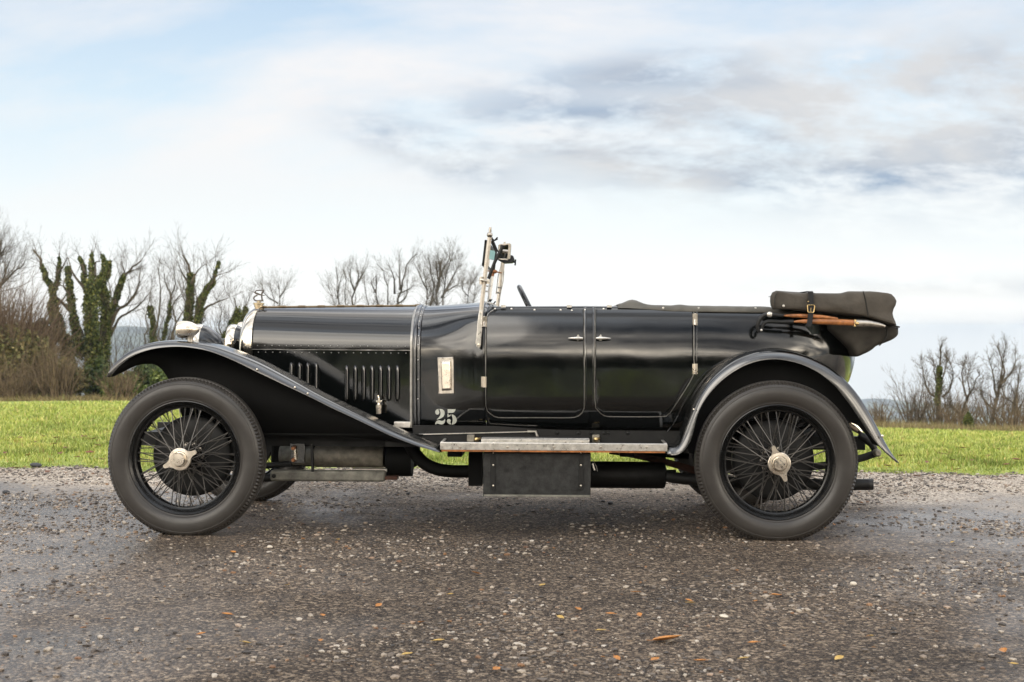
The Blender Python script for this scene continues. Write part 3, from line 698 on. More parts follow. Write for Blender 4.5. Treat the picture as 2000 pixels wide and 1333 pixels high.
# scuttle vent: flanged plate with raised flap
c4 = [np.array(pxside(*p)) for p in ((854.5, 698), (885.5, 697), (887.5, 770), (856.5, 771))]
def quadplate(c, off0, off1, inset, name, mt, parent, bev):
    cc = sum(c)/4; m = MB(); a = [p+np.array([0, -off0, 0]) for p in c]; b = [cc+(p-cc)*inset+np.array([0, -off1, 0]) for p in c]
    m.v = [tuple(p) for p in a+b]; m.f = [(4, 5, 6, 7), (0, 1, 5, 4), (1, 2, 6, 5), (2, 3, 7, 6), (3, 0, 4, 7)]; return m.build(name, mt, parent, bevel=bev, sharp=20)
vent = quadplate(c4, -.004, .008, .98, 'scuttle_vent', 'dull_nickel', car, .003)
in4 = [np.array(pxside(*p)) for p in ((861.5, 705), (880, 704), (882, 763), (863, 764))]
quadplate(in4, .007, .019, .86, 'vent_flap', 'nickel', vent, .003)
m = MB()
for px, py in ((856.5, 700.5), (883.5, 700), (857, 735), (884.5, 735), (858, 768.5), (885.5, 768)):
    p = np.array(pxside(px, py)); m.ball(p+np.array([0, -.009, 0]), .0045, 4)
m.each('screw', 'dull_nickel', vent)
# ---- radiator shell
def rsect(scale_y, dz, fX):
    r = sect(XB0); pts = [(YC-y*scale_y, z+dz) for y, z in r]+[(YC+y*scale_y, z+dz) for y, z in r[-2::-1]]
    zt = r[-1][1]; out = []
    for y, z in pts: out.append((fX(smooth((z-.98)/(zt-.98))), y, z))
    return out
xa = XB0-.002; xf = X_(466, 690, .48)
rows = [rsect(.999, .0, lambda t: xa), rsect(1.03, .006, lambda t: xa-.002), rsect(1.03, .006, lambda t: lerp(xa-.03, xa-.012, t)), rsect(1.025, .002, lambda t: lerp(xf+.02, xa-.03, t)),
        rsect(.99, -.012, lambda t: lerp(xf+.004, xa-.055, t)), rsect(.93, -.03, lambda t: lerp(xf, xa-.072, t)), rsect(.82, -.055, lambda t: lerp(xf+.006, xa-.078, t)), rsect(.76, -.07, lambda t: lerp(xf+.018, xa-.06, t))]
m = MB(); m.grid(rows); shell = m.build('radiator_shell', 'chrome_shell', car, sharp=50)
m = MB(); m.poly([(p[0]+.01, p[1], p[2]) for p in rows[-1]]); m.build('radiator_core', 'dull_black', shell)
cx, cz = P(505, 596, YC); m = MB(); cz0 = sect(XB0)[-1][1]
xcap = X_(505.5, 596, YC)
m.lathe([(.022, cz0-.02), (.022, cz0+.004), (.026, cz0+.006), (.026, cz0+.018), (.031, cz0+.019), (.031, cz0+.028), (.012, cz0+.031), (.010, cz0+.036), (.012, cz0+.040), (.001, cz0+.041)], (xcap, YC, 0), 'z', 28)
cap = m.build('filler_cap', 'cap_metal', shell)
def mq(x, y): return P3(440+x/9.525, 560+y/9.525, YC)
m = MB()
m.tube([mq(560, 95), mq(575, 76), (mq(620, 72)), mq(725, 70)], .0035, 8); m.tube([mq(715, 74), mq(690, 110), mq(676, 150), mq(680, 210), mq(690, 262), mq(712, 272)], [.0045, .005, .0045, .0045, .0045, .003], 8)
m.tube([mq(560, 92), mq(562, 112)], .0035, 8); m.tube([mq(600, 165), mq(560, 178), mq(532, 205), mq(530, 228), mq(545, 252), mq(575, 266), mq(690, 266)], .0042, 8)
wing = [(450, 78), (545, 100), (620, 125), (690, 155), (745, 162), (725, 174), (650, 168), (580, 148), (530, 108)]
m.prism([(mq(*p)[0], mq(*p)[2]) for p in wing], YC-.012, YC+.012); m.tube([mq(612, 262), mq(612, 290)], .005, 8)
m.build('winged_letter_mascot', 'mascot_metal', shell)

# ---- wings (mudguards)
def fender(A, B, inner_y, tip0, tip1, name, parent, mt='black_paint_fender', n=70):
    a = [np.array(P(px, py, .014)) for px, py in A]; b = [np.array(P(px, py, -.034)) for px, py in B]
    a = catmull(a, n); b = catmull(b, n); rows = []; arr = np.array(a); tan = np.gradient(arr, axis=0); tan /= np.linalg.norm(tan, axis=1)[:, None]
    nrm = np.stack([-tan[:, 1], tan[:, 0]], 1)
    for i in range(n):
        k = min(1, (i/(n-1))/tip0) if tip0 else 1; k2 = min(1, (1-i/(n-1))/tip1) if tip1 else 1; e = math.sin(min(k, k2)*PI/2)
        A_, B_, nn = a[i], b[i], nrm[i]; yi = lerp(.05, inner_y, e); yo = lerp(.0, -.034, e)
        row = []; D_ = A_-B_; sec = [(B_+D_*.03, yo+.007)]
        for th in (0, 12, 28, 45, 62, 78, 90): th = math.radians(th); sec.append((B_+D_*math.sin(th), yo+.050*e*(1-math.cos(th))))
        ya = yo+.05*e
        sec += [(A_+nn*.004*e, lerp(ya, yi, .3)), (A_+nn*.005*e, lerp(ya, yi, .6)), (A_+nn*.003*e, lerp(ya, yi, .88)), (A_-nn*.001, yi)]
        for p, y in sec:
            row.append((p[0], y, p[1]))
        rows.append(row)
    m = MB(); m.grid(rows); return m, a, b, nrm
FA = [(210, 736), (216, 722), (228, 707), (240, 696), (255, 685.5), (270, 678), (290, 671.5), (310, 668), (330, 666.5), (350, 666.3), (375, 668), (400, 671.5), (425, 677), (450, 685.5), (475, 695), (500, 705.5), (525, 717.5), (570, 741), (620, 768), (670, 793), (720, 817), (760, 836), (800, 853), (830, 864), (859, 873)]
FB = [(211, 737.5), (220, 727), (232, 715), (250, 701.5), (270, 691), (290, 684), (310, 680), (330, 678), (350, 677.5), (370, 679), (400, 684), (425, 692), (450, 702), (475, 713.5), (500, 726), (540, 745), (574, 761), (606, 776), (646, 796), (682, 813), (720, 831), (760, 850), (800, 866), (830, 876), (859, 885)]
def both(m, name, mt, sub=None, **kw):
    o = m.build(name, mt, car, **kw); m2 = MB(); m2.v = [(x, 2*YC-y, z) for x, y, z in m.v]; m2.f = [f[::-1] for f in m.f]; o2 = m2.build(name, mt, car, **kw); return o, o2
mf, fa, fb, fn = fender(FA, FB, .20, .16, 0, 'front_wing', car)
fw, fw2 = both(mf, 'front_wing', 'black_paint_fender', sharp=60, solid=.003)
m = MB()
for px, py in ((502, 722), (576, 757), (601, 769)): m.ball(P3(px, py, -.044), .006, 5)
m.each('wing_bolt', 'nickel', fw)
# inner valance of the front wing: hangs from the wing's inner edge
def proj(p):
    v = np.array(p)-CC; return 1000+FPX*(v@CR)/(v@CF), 666.5-FPX*(v@CU)/(v@CF)
VC = [(205, 739), (212, 737.5), (222, 736), (240, 727), (260, 716.5), (275, 712), (290, 710.5), (303, 712), (312, 717), (322, 727), (330, 742), (340, 765), (352, 800), (366, 850), (500, 851), (600, 851), (700, 856), (760, 862), (800, 868), (860, 884)]
rows = []
C_ = len(FA)
nrow = 70; per = len(mf.v)//nrow
for i in range(nrow):
    x, y, z = mf.v[i*per+per-1]
    qx, qy = proj((x, y, z)); cy = np.interp(qx, [p[0] for p in VC], [p[1] for p in VC]); zc = min(Z_(qx, cy, y), z-.002)
    rows.append([(x, y, z-.001), (x, y, lerp(z, zc, .5)), (x, y, zc)])
m = MB(); m.grid(rows); both(m, 'wing_valance', 'inner_black', solid=.003)
# splash apron filling from the valance in to the frame, behind the front wheel
m = MB(); a, b = P(520, 845, .3), P(830, 868, .3)
m.box((a[0], .192, a[1]-.004), (b[0], .40, a[1]+.004)); m.build('undertray', 'inner_black', car)
RA = [(1303, 871), (1322, 869.5), (1331, 850), (1340, 825), (1352, 794), (1366, 767), (1385, 741), (1410, 718), (1435, 702), (1460, 692), (1485, 686), (1510, 684.5), (1535, 686), (1565, 692.5), (1595, 704), (1622, 719), (1650, 742), (1676, 772), (1700, 810), (1720, 848), (1740, 884), (1755, 904)]
RB = [(1303, 889), (1322, 889), (1338, 879), (1349, 861), (1356, 836), (1364, 808), (1376, 784), (1393, 761), (1412, 742), (1435, 725), (1460, 712), (1488, 704), (1515, 702), (1540, 705), (1568, 713), (1597, 727), (1626, 750), (1653, 782), (1678, 818), (1700, 851), (1724, 880), (1754, 905)]
mr_, ra, rb, rn = fender(RA, RB, .165, 0, .07, 'rear_wing', car, n=80)
rw, rw2 = both(mr_, 'rear_wing', 'black_paint_fender', sharp=60, solid=.003)
m = MB(); m.ball(P3(1723, 852, -.03), .008, 5); m.ball(P3(1355, 800, -.04), .005, 4); m.each('wing_bolt', 'nickel', rw)
ap_ = [(ra[i][0]-rn[i][0]*.004, ra[i][1]-rn[i][1]*.004) for i in range(8, 76, 2)]
low = [P(px, py, .16) for px, py in ((1738, 890), (1715, 872), (1700, 866), (1690, 850), (1672, 830), (1640, 818), (1560, 812), (1420, 825), (1375, 890), (1345, 884), (1338, 868))]
m = MB(); m.prism(ap_+low, .118, .124); both(m, 'wheel_arch', 'inner_black')
# body moulding that follows the rear wing
bead([(1303, 843), (1316, 826), (1340, 779), (1356, 753), (1379, 727), (1415, 704), (1450, 690), (1480, 684), (1520, 682), (1560, 689)], .004, 'wing_moulding', 'black_paint_fender', body, .006)
# ---- running boards
m = MB(); a, b = P(860, 868, -.02), P(1303, 883, -.02); m.box((a[0], -.018, b[1]), (b[0], .215, a[1]-.002)); both(m, 'running_board', 'rubber_mat', bevel=.002)
zt, zb_ = Z_(1080, 866.5, -.03), Z_(1080, 880.5, -.03)
m = MB(); m.box((a[0], -.030, zb_), (b[0], -.0185, zt)); m.box((a[0], -.0185, zt-.002), (b[0], -.006, zt+.0015)); m.box((a[0], -.006, zt-.002), (a[0]+.014, .205, zt+.003)); m.box((b[0]-.014, -.006, zt-.002), (b[0], .205, zt+.003))
t1, t2 = both(m, 'board_trim', 'white_metal', bevel=.0015)
m = MB()
for px in (899, 991, 1082, 1174, 1263): p = P3(px, 874, -.031); m.lathe([(.0005, -.004), (.004, -.0035), (.0062, 0)], p, 'y', 12)
m.each('screw', 'dull_nickel', t1)
m = MB(); m.box((a[0]+.006, -.028, zb_-.0085), (b[0]-.01, -.012, zb_-.0005)); m.build('board_edge', 'ash_wood', car)
a, b = P(940, 857, .02), P(1151, 868, .02); m = MB(); m.box((a[0], .022, zt), (b[0], .17, a[1]+.001)); sp = m.build('step_plate', 'rubber_mat', car, bevel=.003)
m = MB(); m.box((a[0], .010, b[1]+.002), (b[0], .0215, a[1]-.001)); m.box((a[0], .0215, a[1]+.0012), (b[0], .03, a[1]+.004)); stt = m.build('step_trim', 'white_metal', sp, bevel=.0015)
m = MB()
for px in (954, 985, 1105, 1138): p = P3(px, 864.5, .0095); m.lathe([(.0005, -.003), (.004, -.0025), (.005, 0)], p, 'y', 10)
m.each('screw', 'dull_nickel', stt)
# toolbox under the board
a, b = P(944, 884, .03), P(1153.5, 972, .03); m = MB(); m.box((a[0], .03, b[1]), (b[0], .30, a[1])); tb = m.build('toolbox', 'box_leather', car, bevel=.004)
m = MB(); a2, b2_ = P(944, 966, .026), P(1153.5, 971.5, .026); m.box((a2[0]+.002, .024, b2_[1]), (b2_[0]-.002, .0285, a2[1])); m.build('lower_moulding', 'gaiter', tb)
for px in (963, 1135):
    a3, b3 = P(px-4.5, 884, .024), P(px+4.5, 957, .024); m = MB(); m.box((a3[0], .0245, b3[1]), (b3[0], .0288, a3[1])); s_ = m.build('batten', 'dull_black', tb, bevel=.001)
m = MB()
for px in (963.5, 1134.5):
    for py in (885, 909, 949): m.ball(P3(px, py, .0235), .0055 if py > 890 else .004, 5)
m.each('stud', 'nickel', tb)
m = MB(); m.tube([P3(1154, 895, .1), P3(1160, 902, .1), P3(1165, 912, .1), P3(1167, 921, .1)], .0018, 5); m.tube([P3(1157, 906, .1), P3(1161, 919, .1)], .005, 8); m.build('lead_plug', 'white_metal', car)

# ---- wheels
def make_wheel(x, y, z):
    m = MB(); m.lathe([(.02, -.062), (.038, -.06), (.040, -.045), (.030, -.03), (.034, .0), (.046, .05), (.056, .085), (.056, .10), (.03, .105), (.02, .105)], (0, 0, 0), 'y', 36); hub = m.build('wheel', 'rim_black', car, sharp=40)
    hub.matrix_parent_inverse = CARM; hub.location = (x, y, z)
    out = [(.282, .004), (.287, -.003), (.292, -.0045)]
    for r in (.296, .2985, .3005, .303, .308, .314, .320, .326, .332, .338, .344, .350, .356, .362, .367, .371, .3735, .376, .379, .3815, .385, .3885):
        out.append((r, -.0220+.0150*abs((r-.343)/.046)**2.2-(.0011 if r in (.2985, .376, .379) else 0)+(.0008 if r in (.3005, .3735) else 0)))
    tread = [(.3925, -.0035), (.3985, .001), (.4020, .006), (.4045, .0115), (.4055, .0155), (.4010, .0165), (.4010, .0185), (.4065, .0195), (.4080, .029), (.4035, .030), (.4035, .032), (.4085, .033), (.409, .045)]
    prof = out+tread; prof = prof+[(r, .09-h) for r, h in prof[-2::-1]]
    n = 264; rows = []; no = len(out)
    for k, (r, h) in enumerate(prof):
        kk = min(k, len(prof)-1-k); row = []
        for j in range(n):
            rr = r; ang = 2*PI*j/n
            if no <= kk <= no+4 and (j % 2): rr -= .0075 if kk < no+3 else .005
            row.append((rr*math.cos(ang), h, rr*math.sin(ang)))
        rows.append(row)
    # sit the tyre on the road: flatten the contact patch
    mt_ = MB(); mt_.grid(rows, cv=True); mt_.build('tyre', 'rubber', hub, sharp=45)
    rp = [(.2905, -.006), (.2865, -.0075), (.2835, -.005), (.2800, -.001), (.2700, .006), (.2675, .014), (.2545, .020), (.2525, .030), (.2500, .045), (.2525, .060), (.2545, .070), (.2675, .076), (.2700, .084), (.2800, .091), (.2865, .0975), (.2905, .096), (.280, .085), (.272, .045), (.280, .005)]
    mr2 = MB(); mr2.lathe(rp, (0, 0, 0), 'y', 96, closed=True); mr2.build('rim', 'rim_black', hub, sharp=50)
    ms = MB(); R2 = random.Random(2)
    def spoke(a0, r0, h0, a1, r1, h1):
        p = (r0*math.cos(a0), h0, r0*math.sin(a0)); q = (r1*math.cos(a1), h1, r1*math.sin(a1)); p, q = np.array(p), np.array(q)
        ms.tube([p, q], .0026, 6, caps=False); ms.tube([q-(q-p)*.055, q+(q-p)*.01], .0040, 6)
    for k in range(28):
        a = 2*PI*(k+.5)/28; s = 1 if k % 2 else -1
        spoke(a-s*.55, .037, -.045, a+s*.03, .2535, .030)
    for k in range(24):
        a = 2*PI*k/24; s = 1 if k % 2 else -1
        spoke(a-s*.95, .054, .085, a+s*.09, .2515, .042)
    for k in range(16):
        a = 2*PI*(k+.25)/16; s = 1 if k % 2 else -1
        spoke(a-s*.8, .046, .05, a+s*.05, .2515, .056)
    ms.build('spokes', 'spoke', hub)
    mn = MB(); mn.lathe([(.030, -.060), (.0565, -.060), (.0575, -.064), (.0560, -.0705), (.0540, -.072), (.0400, -.0735), (.0385, -.072), (.0385, -.064)], (0, 0, 0), 'y', 48)
    hexp = [(.0375, -.071), (.034, -.0715), (.034, -.094), (.031, -.100), (.0005, -.1012)]; mc = MB(); mc.lathe(hexp, (0, 0, 0), 'y', 10); mc.build('hub_cap', 'nickel', hub, sharp=20)
    for s in (1, -1):
        ear = [(.048*math.cos(q), .048*math.sin(q)) for q in (.62, .35)]; ear = [(.044, .032), (.054, .021), (.068, .0135), (.086, .0105), (.092, .007), (.094, 0), (.092, -.007), (.086, -.0095), (.068, -.012), (.054, -.019), (.044, -.032)]
        mn.prism([(s*p, s*q) for p, q in ear], -.072, -.0625)
    nut = mn.build('hub_nut', 'nickel', hub, sharp=30)
    md = MB(); md.lathe([(.03, .105), (.07, .105), (.075, .112), (.175, .112), (.195, .118), (.205, .124), (.208, .135), (.208, .175), (.204, .18), (.03, .18)], (0, 0, 0), 'y', 64)
    dr = md.build('brake_drum', 'dull_black', hub, sharp=40)
    ml = MB()
    for k in range(10):
        a = 2*PI*k/10; c = (.062*math.cos(a), .103, .062*math.sin(a)); ml.lathe([(.0005, -.014), (.012, -.012), (.013, .004)], c, 'y', 6)
    ml.each('hub_bolt', 'dull_nickel', hub, sharp=30)
    return hub
def dup_tree(o, parent):
    c = o.copy(); COL.objects.link(c); c.parent = parent
    for ch in o.children:
        k = ch.copy(); COL.objects.link(k); k.parent = c; k.matrix_parent_inverse = Matrix.Identity(4)
    return c
HZ = .398
w0 = make_wheel(0, 0, HZ)
w0.rotation_euler = (0, 0, math.radians(-3.5))
def nut_of(wl): return [c for c in wl.children if c.name.startswith('hub_nut')][0]
w1 = dup_tree(w0, car); w1.location = (2.985, 0, HZ); w1.rotation_euler = (0, 0, 0)
w2 = dup_tree(w0, car); w2.location = (0, 2*YC, HZ); w2.rotation_euler = (0, 0, PI-math.radians(3.5))
w3 = dup_tree(w0, car); w3.location = (2.985, 2*YC, HZ); w3.rotation_euler = (0, 0, PI)
for wl in (w1, w2, w3): wl.matrix_parent_inverse = CARM
nut_of(w0).rotation_euler = (0, math.radians(-25), 0); nut_of(w1).rotation_euler = (0, math.radians(-110), 0)
for ch in w1.children:
    if ch.name.startswith('spokes'): ch.rotation_euler = (0, .13, 0)
# lettering engraved on the rear hub nut
def lettering(txt, size, up, parent):
    cu = bpy.data.curves.new('t', 'FONT'); cu.body = txt; cu.size = size; cu.align_x = 'CENTER'; cu.align_y = 'CENTER'; cu.extrude = .0004
    o = bpy.data.objects.new('t', cu); COL.objects.link(o); dg = bpy.context.evaluated_depsgraph_get(); me = bpy.data.meshes.new_from_object(o.evaluated_get(dg)); bpy.data.objects.remove(o)
    me.transform(Matrix.Translation((0, -.1016, 0)) @ Matrix.Rotation(math.radians(45), 4, 'Y') @ Matrix.Rotation(PI/2, 4, 'X') @ Matrix.Translation((0, up, 0)))
    me.materials.clear(); l = link('lettering', me, 'dull_black', parent); return l
lettering('BENTLEY', .0125, -.004, w1); lettering('MOTORS', .0085, .013, w1)
# ---- axles, frame, running gear
m = MB(); m.tube([(0, .12, HZ-.03), (0, .35, HZ-.07), (0, 1.16, HZ-.07), (0, 2*YC-.12, HZ-.03)], .028, 10); m.build('front_axle', 'dull_black', car)
m = MB(); m.tube([(2.985, .12, HZ), (2.985, .6, HZ)], .04, 12); m.tube([(2.985, .9, HZ), (2.985, 2*YC-.12, HZ)], .04, 12); m.ball((2.985, YC, HZ), .15, 10, (.9, .8, 1)); m.build('rear_axle', 'dull_black', car)
zf0, zf1 = Z_(700, 872, .38), Z_(700, 846, .38)
m = MB(); m.box((-.45, .36, zf0), (3.5, .40, zf1)); m.mirror(YC); m.box((-.3, .4, zf0), (-.25, 1.11, zf1)); m.box((1.2, .4, zf0), (1.25, 1.11, zf1)); m.box((3.4, .4, zf0), (3.45, 1.11, zf1)); m.box((1.0, .40, zf1-.02), (3.45, 1.11, zf1-.01)); m.build('chassis_frame', 'dull_black', car)
def capsule_box(p0, p1, y0, y1, name, mt, bev):
    a, b = P(*p0, y0), P(*p1, y0); m = MB(); m.box((a[0], y0, b[1]), (b[0], y1, a[1])); return m.build(name, mt, car, bevel=bev)
# engine block added as a black backdrop to darken the gap between the rails
m = MB(); a, b = P(528, 846, .66), P(815, 914, .66); m.box((a[0], .66, b[1]), (b[0], .86, a[1]+.05)); m.build('engine_backdrop', 'inner_black', car, bevel=.02)
# sump
a, b = P(611, 873, .50), P(747, 916, .50); r_ = (a[1]-b[1])/2; zc = (a[1]+b[1])/2
m = MB(); m.lathe([(.001, 0), (r_*.9, 0), (r_, .01), (r_, b[0]-a[0]-.01), (r_*.9, b[0]-a[0]), (.001, b[0]-a[0])], (a[0], .56, zc), 'x', 32); m.build('sump', 'cast_alloy', car)
a, b = P(543, 876, .50), P(606, 914, .50); m = MB(); m.lathe([(.001, 0), (r_*.85, .0), (r_*.92, .01), (r_*.92, b[0]-a[0])], (a[0], .56, zc+.005), 'x', 32); m.build('dynamo', 'gaiter', car)
g_ = capsule_box((527, 919), (752, 942), .33, .40, 'spring_gaiter', 'gaiter', .012)
m = MB(); m.lathe([(.001, -.012), (.010, -.010), (.012, 0)], P3(535, 930, .33), 'y', 10); m.build('gaiter_bolt', 'dull_black', g_)
m = MB(); m.box((X_(690, 916, .5), .45, Z_(690, 920.5, .5)), (X_(757, 916, .5), .52, Z_(690, 914.5, .5))); m.build('steering_link', 'aluminium', car)
m = MB(); m.tube([P3(500, 912, .36), P3(570, 906, .36)], .016, 10); m.tube([P3(512, 935, .36), P3(540, 933, .36)], .02, 10); m.build('drag_link', 'dull_black', car)
sh = capsule_box((567, 866), (595, 905), .30, .33, 'shock_absorber_bracket', 'black_paint_fender', .003)
m = MB(); m.tube([P3(575, 876, .28), P3(577, 899, .28)], .008, 8); m.build('shock_link', 'nickel', sh)
m = MB()
for py in (875.5, 898.5): m.lathe([(.001, -.03), (.008, -.03), (.012, -.015), (.013, 0)], P3(574, py, .29), 'y', 12)
m.each('shock_pivot', 'copper', sh)
m = MB(); m.tube([P3(609, 868, .3), P3(611, 922, .3)], .008, 6); m.build('spring_clip', 'dull_black', car)
m = MB(); a, b = P(752, 868, .46), P(802, 934, .46); m.lathe([(.001, 0), (.09, 0), (.092, .01), (.092, b[0]-a[0]), (.001, b[0]-a[0])], (a[0], .56, (a[1]+b[1])/2), 'x', 32); m.build('flywheel_housing', 'inner_black', car)
capsule_box((752, 931), (776, 938), .33, .40, 'spring_shackle', 'rust', .002)
capsule_box((752, 862), (860, 874), .24, .40, 'cross_bracket', 'dull_black', .003)
m = MB(); pth = catmull([np.array(P3(px, py, .45)) for px, py in ((790, 850), (800, 868), (812, 888), (830, 906), (855, 917), (885, 921), (920, 921), (950, 921))], 40); m.tube(pth, .034, 16); m.build('exhaust_pipe', 'inner_black', car)
capsule_box((915, 884), (942, 950), .34, .44, 'battery_box', 'inner_black', .003)
a, b = P(1100, 903, .45), P(1300, 957, .45); r_ = (a[1]-b[1])/2; L_ = b[0]-a[0]
m = MB(); m.lathe([(.001, 0), (r_*.9, 0), (r_, .012), (r_, L_-.012), (r_*.92, L_), (.03, L_+.01), (.03, L_+.06)], (a[0], .51, (a[1]+b[1])/2), 'x', 40); m.build('silencer', 'dull_black', car)
m = MB(); pth = catmull([np.array(P3(px, py, .34)) for px, py in ((1300, 930), (1340, 936), (1450, 943), (1560, 946), (1640, 947), (1704, 946.5))], 40); m.tube(pth, .030, 20, caps=False); tp_ = m.build('tailpipe', 'dull_black', car, solid=.003)
m = MB(); m.tube([P3(1215, 884, .5), P3(1290, 900, .5), P3(1380, 925, .5)], .018, 8, flat=(1, .45)); m.build('torque_arm', 'rust', car)
m = MB(); m.tube([P3(1190, 884, .8), P3(1300, 897, .8)], .01, 8); m.build('brake_rod', 'inner_black', car)
m = MB(); m.tube([P3(1180, 877, .62), P3(1345, 892, .62)], .016, 8); m.build('brake_shaft', 'inner_black', car)
for px in (888, 1225): 
    capsule_box((px-14, 880), (px+14, 893), .12, .40, 'board_iron', 'inner_black', .002)
# rear springs and shackles
m = MB(); m.tube([P3(1560, 915, .3), P3(1640, 906, .3), P3(1690, 893, .3), P3(1712, 885, .3)], .012, 8, flat=(1.6, .6)); m.build('rear_spring', 'dull_black', car)
m = MB(); m.lathe([(.001, -.05), (.012, -.05), (.02, -.035), (.02, .03), (.001, .03)], P3(1711, 884, .3), 'y', 16); shk = m.build('spring_shackle', 'cast_alloy', car)
m = MB(); m.tube([P3(1711, 884, .31), P3(1703, 868, .31), P3(1692, 858, .31), P3(1678, 850, .31)], [.016, .02, .024, .02], 10); m.build('frame_horn', 'dull_black', car)
m = MB(); m.tube([P3(1658, 826, .33), P3(1672, 836, .33), P3(1682, 846, .33)], [.026, .024, .012], 10); m.build('rear_lamp_bracket', 'chrome_shell', car)
# petrol tank between the frame ends, under the tail
m = MB(); tx = X_(1600, 850, .6); m.lathe([(.001, 0), (.13, 0), (.14, .015), (.14, .76), (.13, .775), (.001, .775)], (tx, .37, .66), 'y', 32); m.build('petrol_tank', 'dull_black', car)
# ---- interior
m = MB(); m.box((XS1-.25, .26, .58), (3.25, 1.25, .60)); m.build('floor', 'rubber_mat', car)
def bench(xs_, name):
    m = MB(); m.box((xs_, .22, .72), (xs_+.46, 1.29, .88)); o = m.build(name, 'green_leather', car, bevel=.05); m = MB(); m.box((xs_+.40, .22, .84), (xs_+.54, 1.29, 1.13)); m.build('backrest', 'green_leather', o, bevel=.05)
bench(X_(1090, 700, .2), 'front_seat'); bench(X_(1400, 700, .2), 'rear_seat')
m = MB(); m.box((XS1-.01, .24, .90), (XS1+.012, 1.27, 1.12)); m.build('dashboard', 'ash_wood', car)
# steering wheel (right-hand drive, far side)
sx, sz = P(1025, 600, 1.02); c0 = np.array([sx, 1.02, sz-.12]); tilt = math.radians(62); ax = np.array([math.cos(tilt)*-1, 0, math.sin(tilt)]); ax = np.array([math.sin(tilt), 0, math.cos(tilt)])
u_ = np.array([0, 1., 0]); 
p_top = np.array(P3(1014, 561, 1.02)); p_low = np.array(P3(1033, 599, 1.02)); dv = unit(p_low-p_top); R_ = .205; c0 = p_top+dv*R_; axn = np.cross(dv, u_)
m = MB(); ringp = [c0-dv*R_*math.cos(q)+u_*R_*math.sin(q) for q in np.linspace(0, 2*PI, 49)[:-1]]
rows = []
for q in np.linspace(0, 2*PI, 49)[:-1]:
    d = -dv*math.cos(q)+u_*math.sin(q); rows.append([c0+d*R_+.0135*(d*math.cos(a)+axn*math.sin(a)) for a in np.linspace(0, 2*PI, 13)[:-1]])
m.grid(rows, cu=True, cv=True); stw = m.build('steering_wheel', 'rim_black', car)
m = MB()
for q in (0.3, PI-.3, PI+.3, -.3): m.tube([c0, c0+R_*(-dv*math.sin(q)+u_*math.cos(q))], .006, 8)
m.tube([c0, c0+(axn*np.sign(axn[0])*-1)*.7], .018, 10); m.build('column', 'dull_black', stw)
# ---- windscreen
yn = .135; yf = 2*YC-yn
def post(y):
    m = MB(); pts = [np.array(P3(px, py, yn)) for px, py in ((932.5, 672), (937, 640), (941, 594), (945, 560), (949, 524), (953, 490), (956.5, 462))]
    for p in pts: p[1] = y
    m.tube(pts, .0105, 4, flat=(1.0, .9))
    for px, py in ((937, 615), (943, 588), (945.5, 566), (949, 532)):
        q = np.array(P3(px-1, py, yn)); q[1] = y+(-.012 if y < 1 else .012); m.ball(q, .0045, 4)
    p = np.array(P3(956.5, 459, yn)); p[1] = y; m.ball(p, .0155, 6); m.tube([p, p+np.array([.003, 0, .038])], .0065, 8); m.ball(p+np.array([.002, -.012 if y < 1 else .012, 0]), .008, 5)
    m.tube([p+np.array([.001, 0, .02]), p+np.array([.003, 0, .024])], .009, 8)
    return m
wsp = post(yn).build('windscreen_post', 'dull_nickel', car, sharp=50); pm = post(yf); pm.v = [(x+.030, y, z) for x, y, z in pm.v]; wsp2 = pm.build('windscreen_post', 'dull_nickel', car, sharp=50)
def outl(pts, y): return [P(px, py, y) for px, py in pts]
m = MB(); m.prism(outl(((936.5, 606), (942.5, 606), (941.5, 640), (939.5, 676), (937, 680), (933, 680.5), (930.5, 677), (930.5, 660), (933.5, 625)), yn), yn-.018, yn-.008)
wb_ = m.build('post_bracket', 'white_metal', wsp, bevel=.003)
m = MB(); m.lathe([(.001, -.004), (.007, -.003), (.008, 0)], P3(935, 674, yn-.018), 'y', 12); m.ball(P3(939, 611, yn-.018), .005, 5); m.each('screw', 'nickel', wsp)
# cross clamp and stay arm, with top stay
m = MB(); m.tube([P3(936, 548, yn), P3(941, 547, yn), P3(947, 549, yn), P3(956, 551, yn)], [.006, .0125, .010, .010], 10); m.tube([P3(953.5, 546, yn), P3(953.5, 555, yn)], .010, 8); m.tube([P3(940, 541, yn), P3(939, 556, yn)], .0085, 8); m.build('clamp', 'dull_nickel', wsp)
m = MB(); m.tube([P3(954, 545, yn+.01), P3(966, 513, yn+.01), P3(980, 485, yn+.01)], .0085, 8); m.tube([P3(980, 485, yn+.01), P3(982.5, 480, yn+.01)], .011, 8); m.build('stay_arm', 'dull_black', wsp)
m = MB(); m.tube([P3(960, 464, yn+.02), P3(971, 490, yn+.02), P3(978, 495, yn+.02)], .005, 6); m.tube([P3(959, 471, yn+.02), P3(969, 493, yn+.02), P3(967, 508, yn+.02)], .005, 6); m.tube([P3(960, 466, yn+.02), P3(966, 470, yn+.02), P3(972, 464, yn+.02)], .004, 6); m.tube([P3(966, 470, yn+.02), P3(972, 467, yn+.02)], .004, 6); m.build('stay_rods', 'dull_black', wsp)
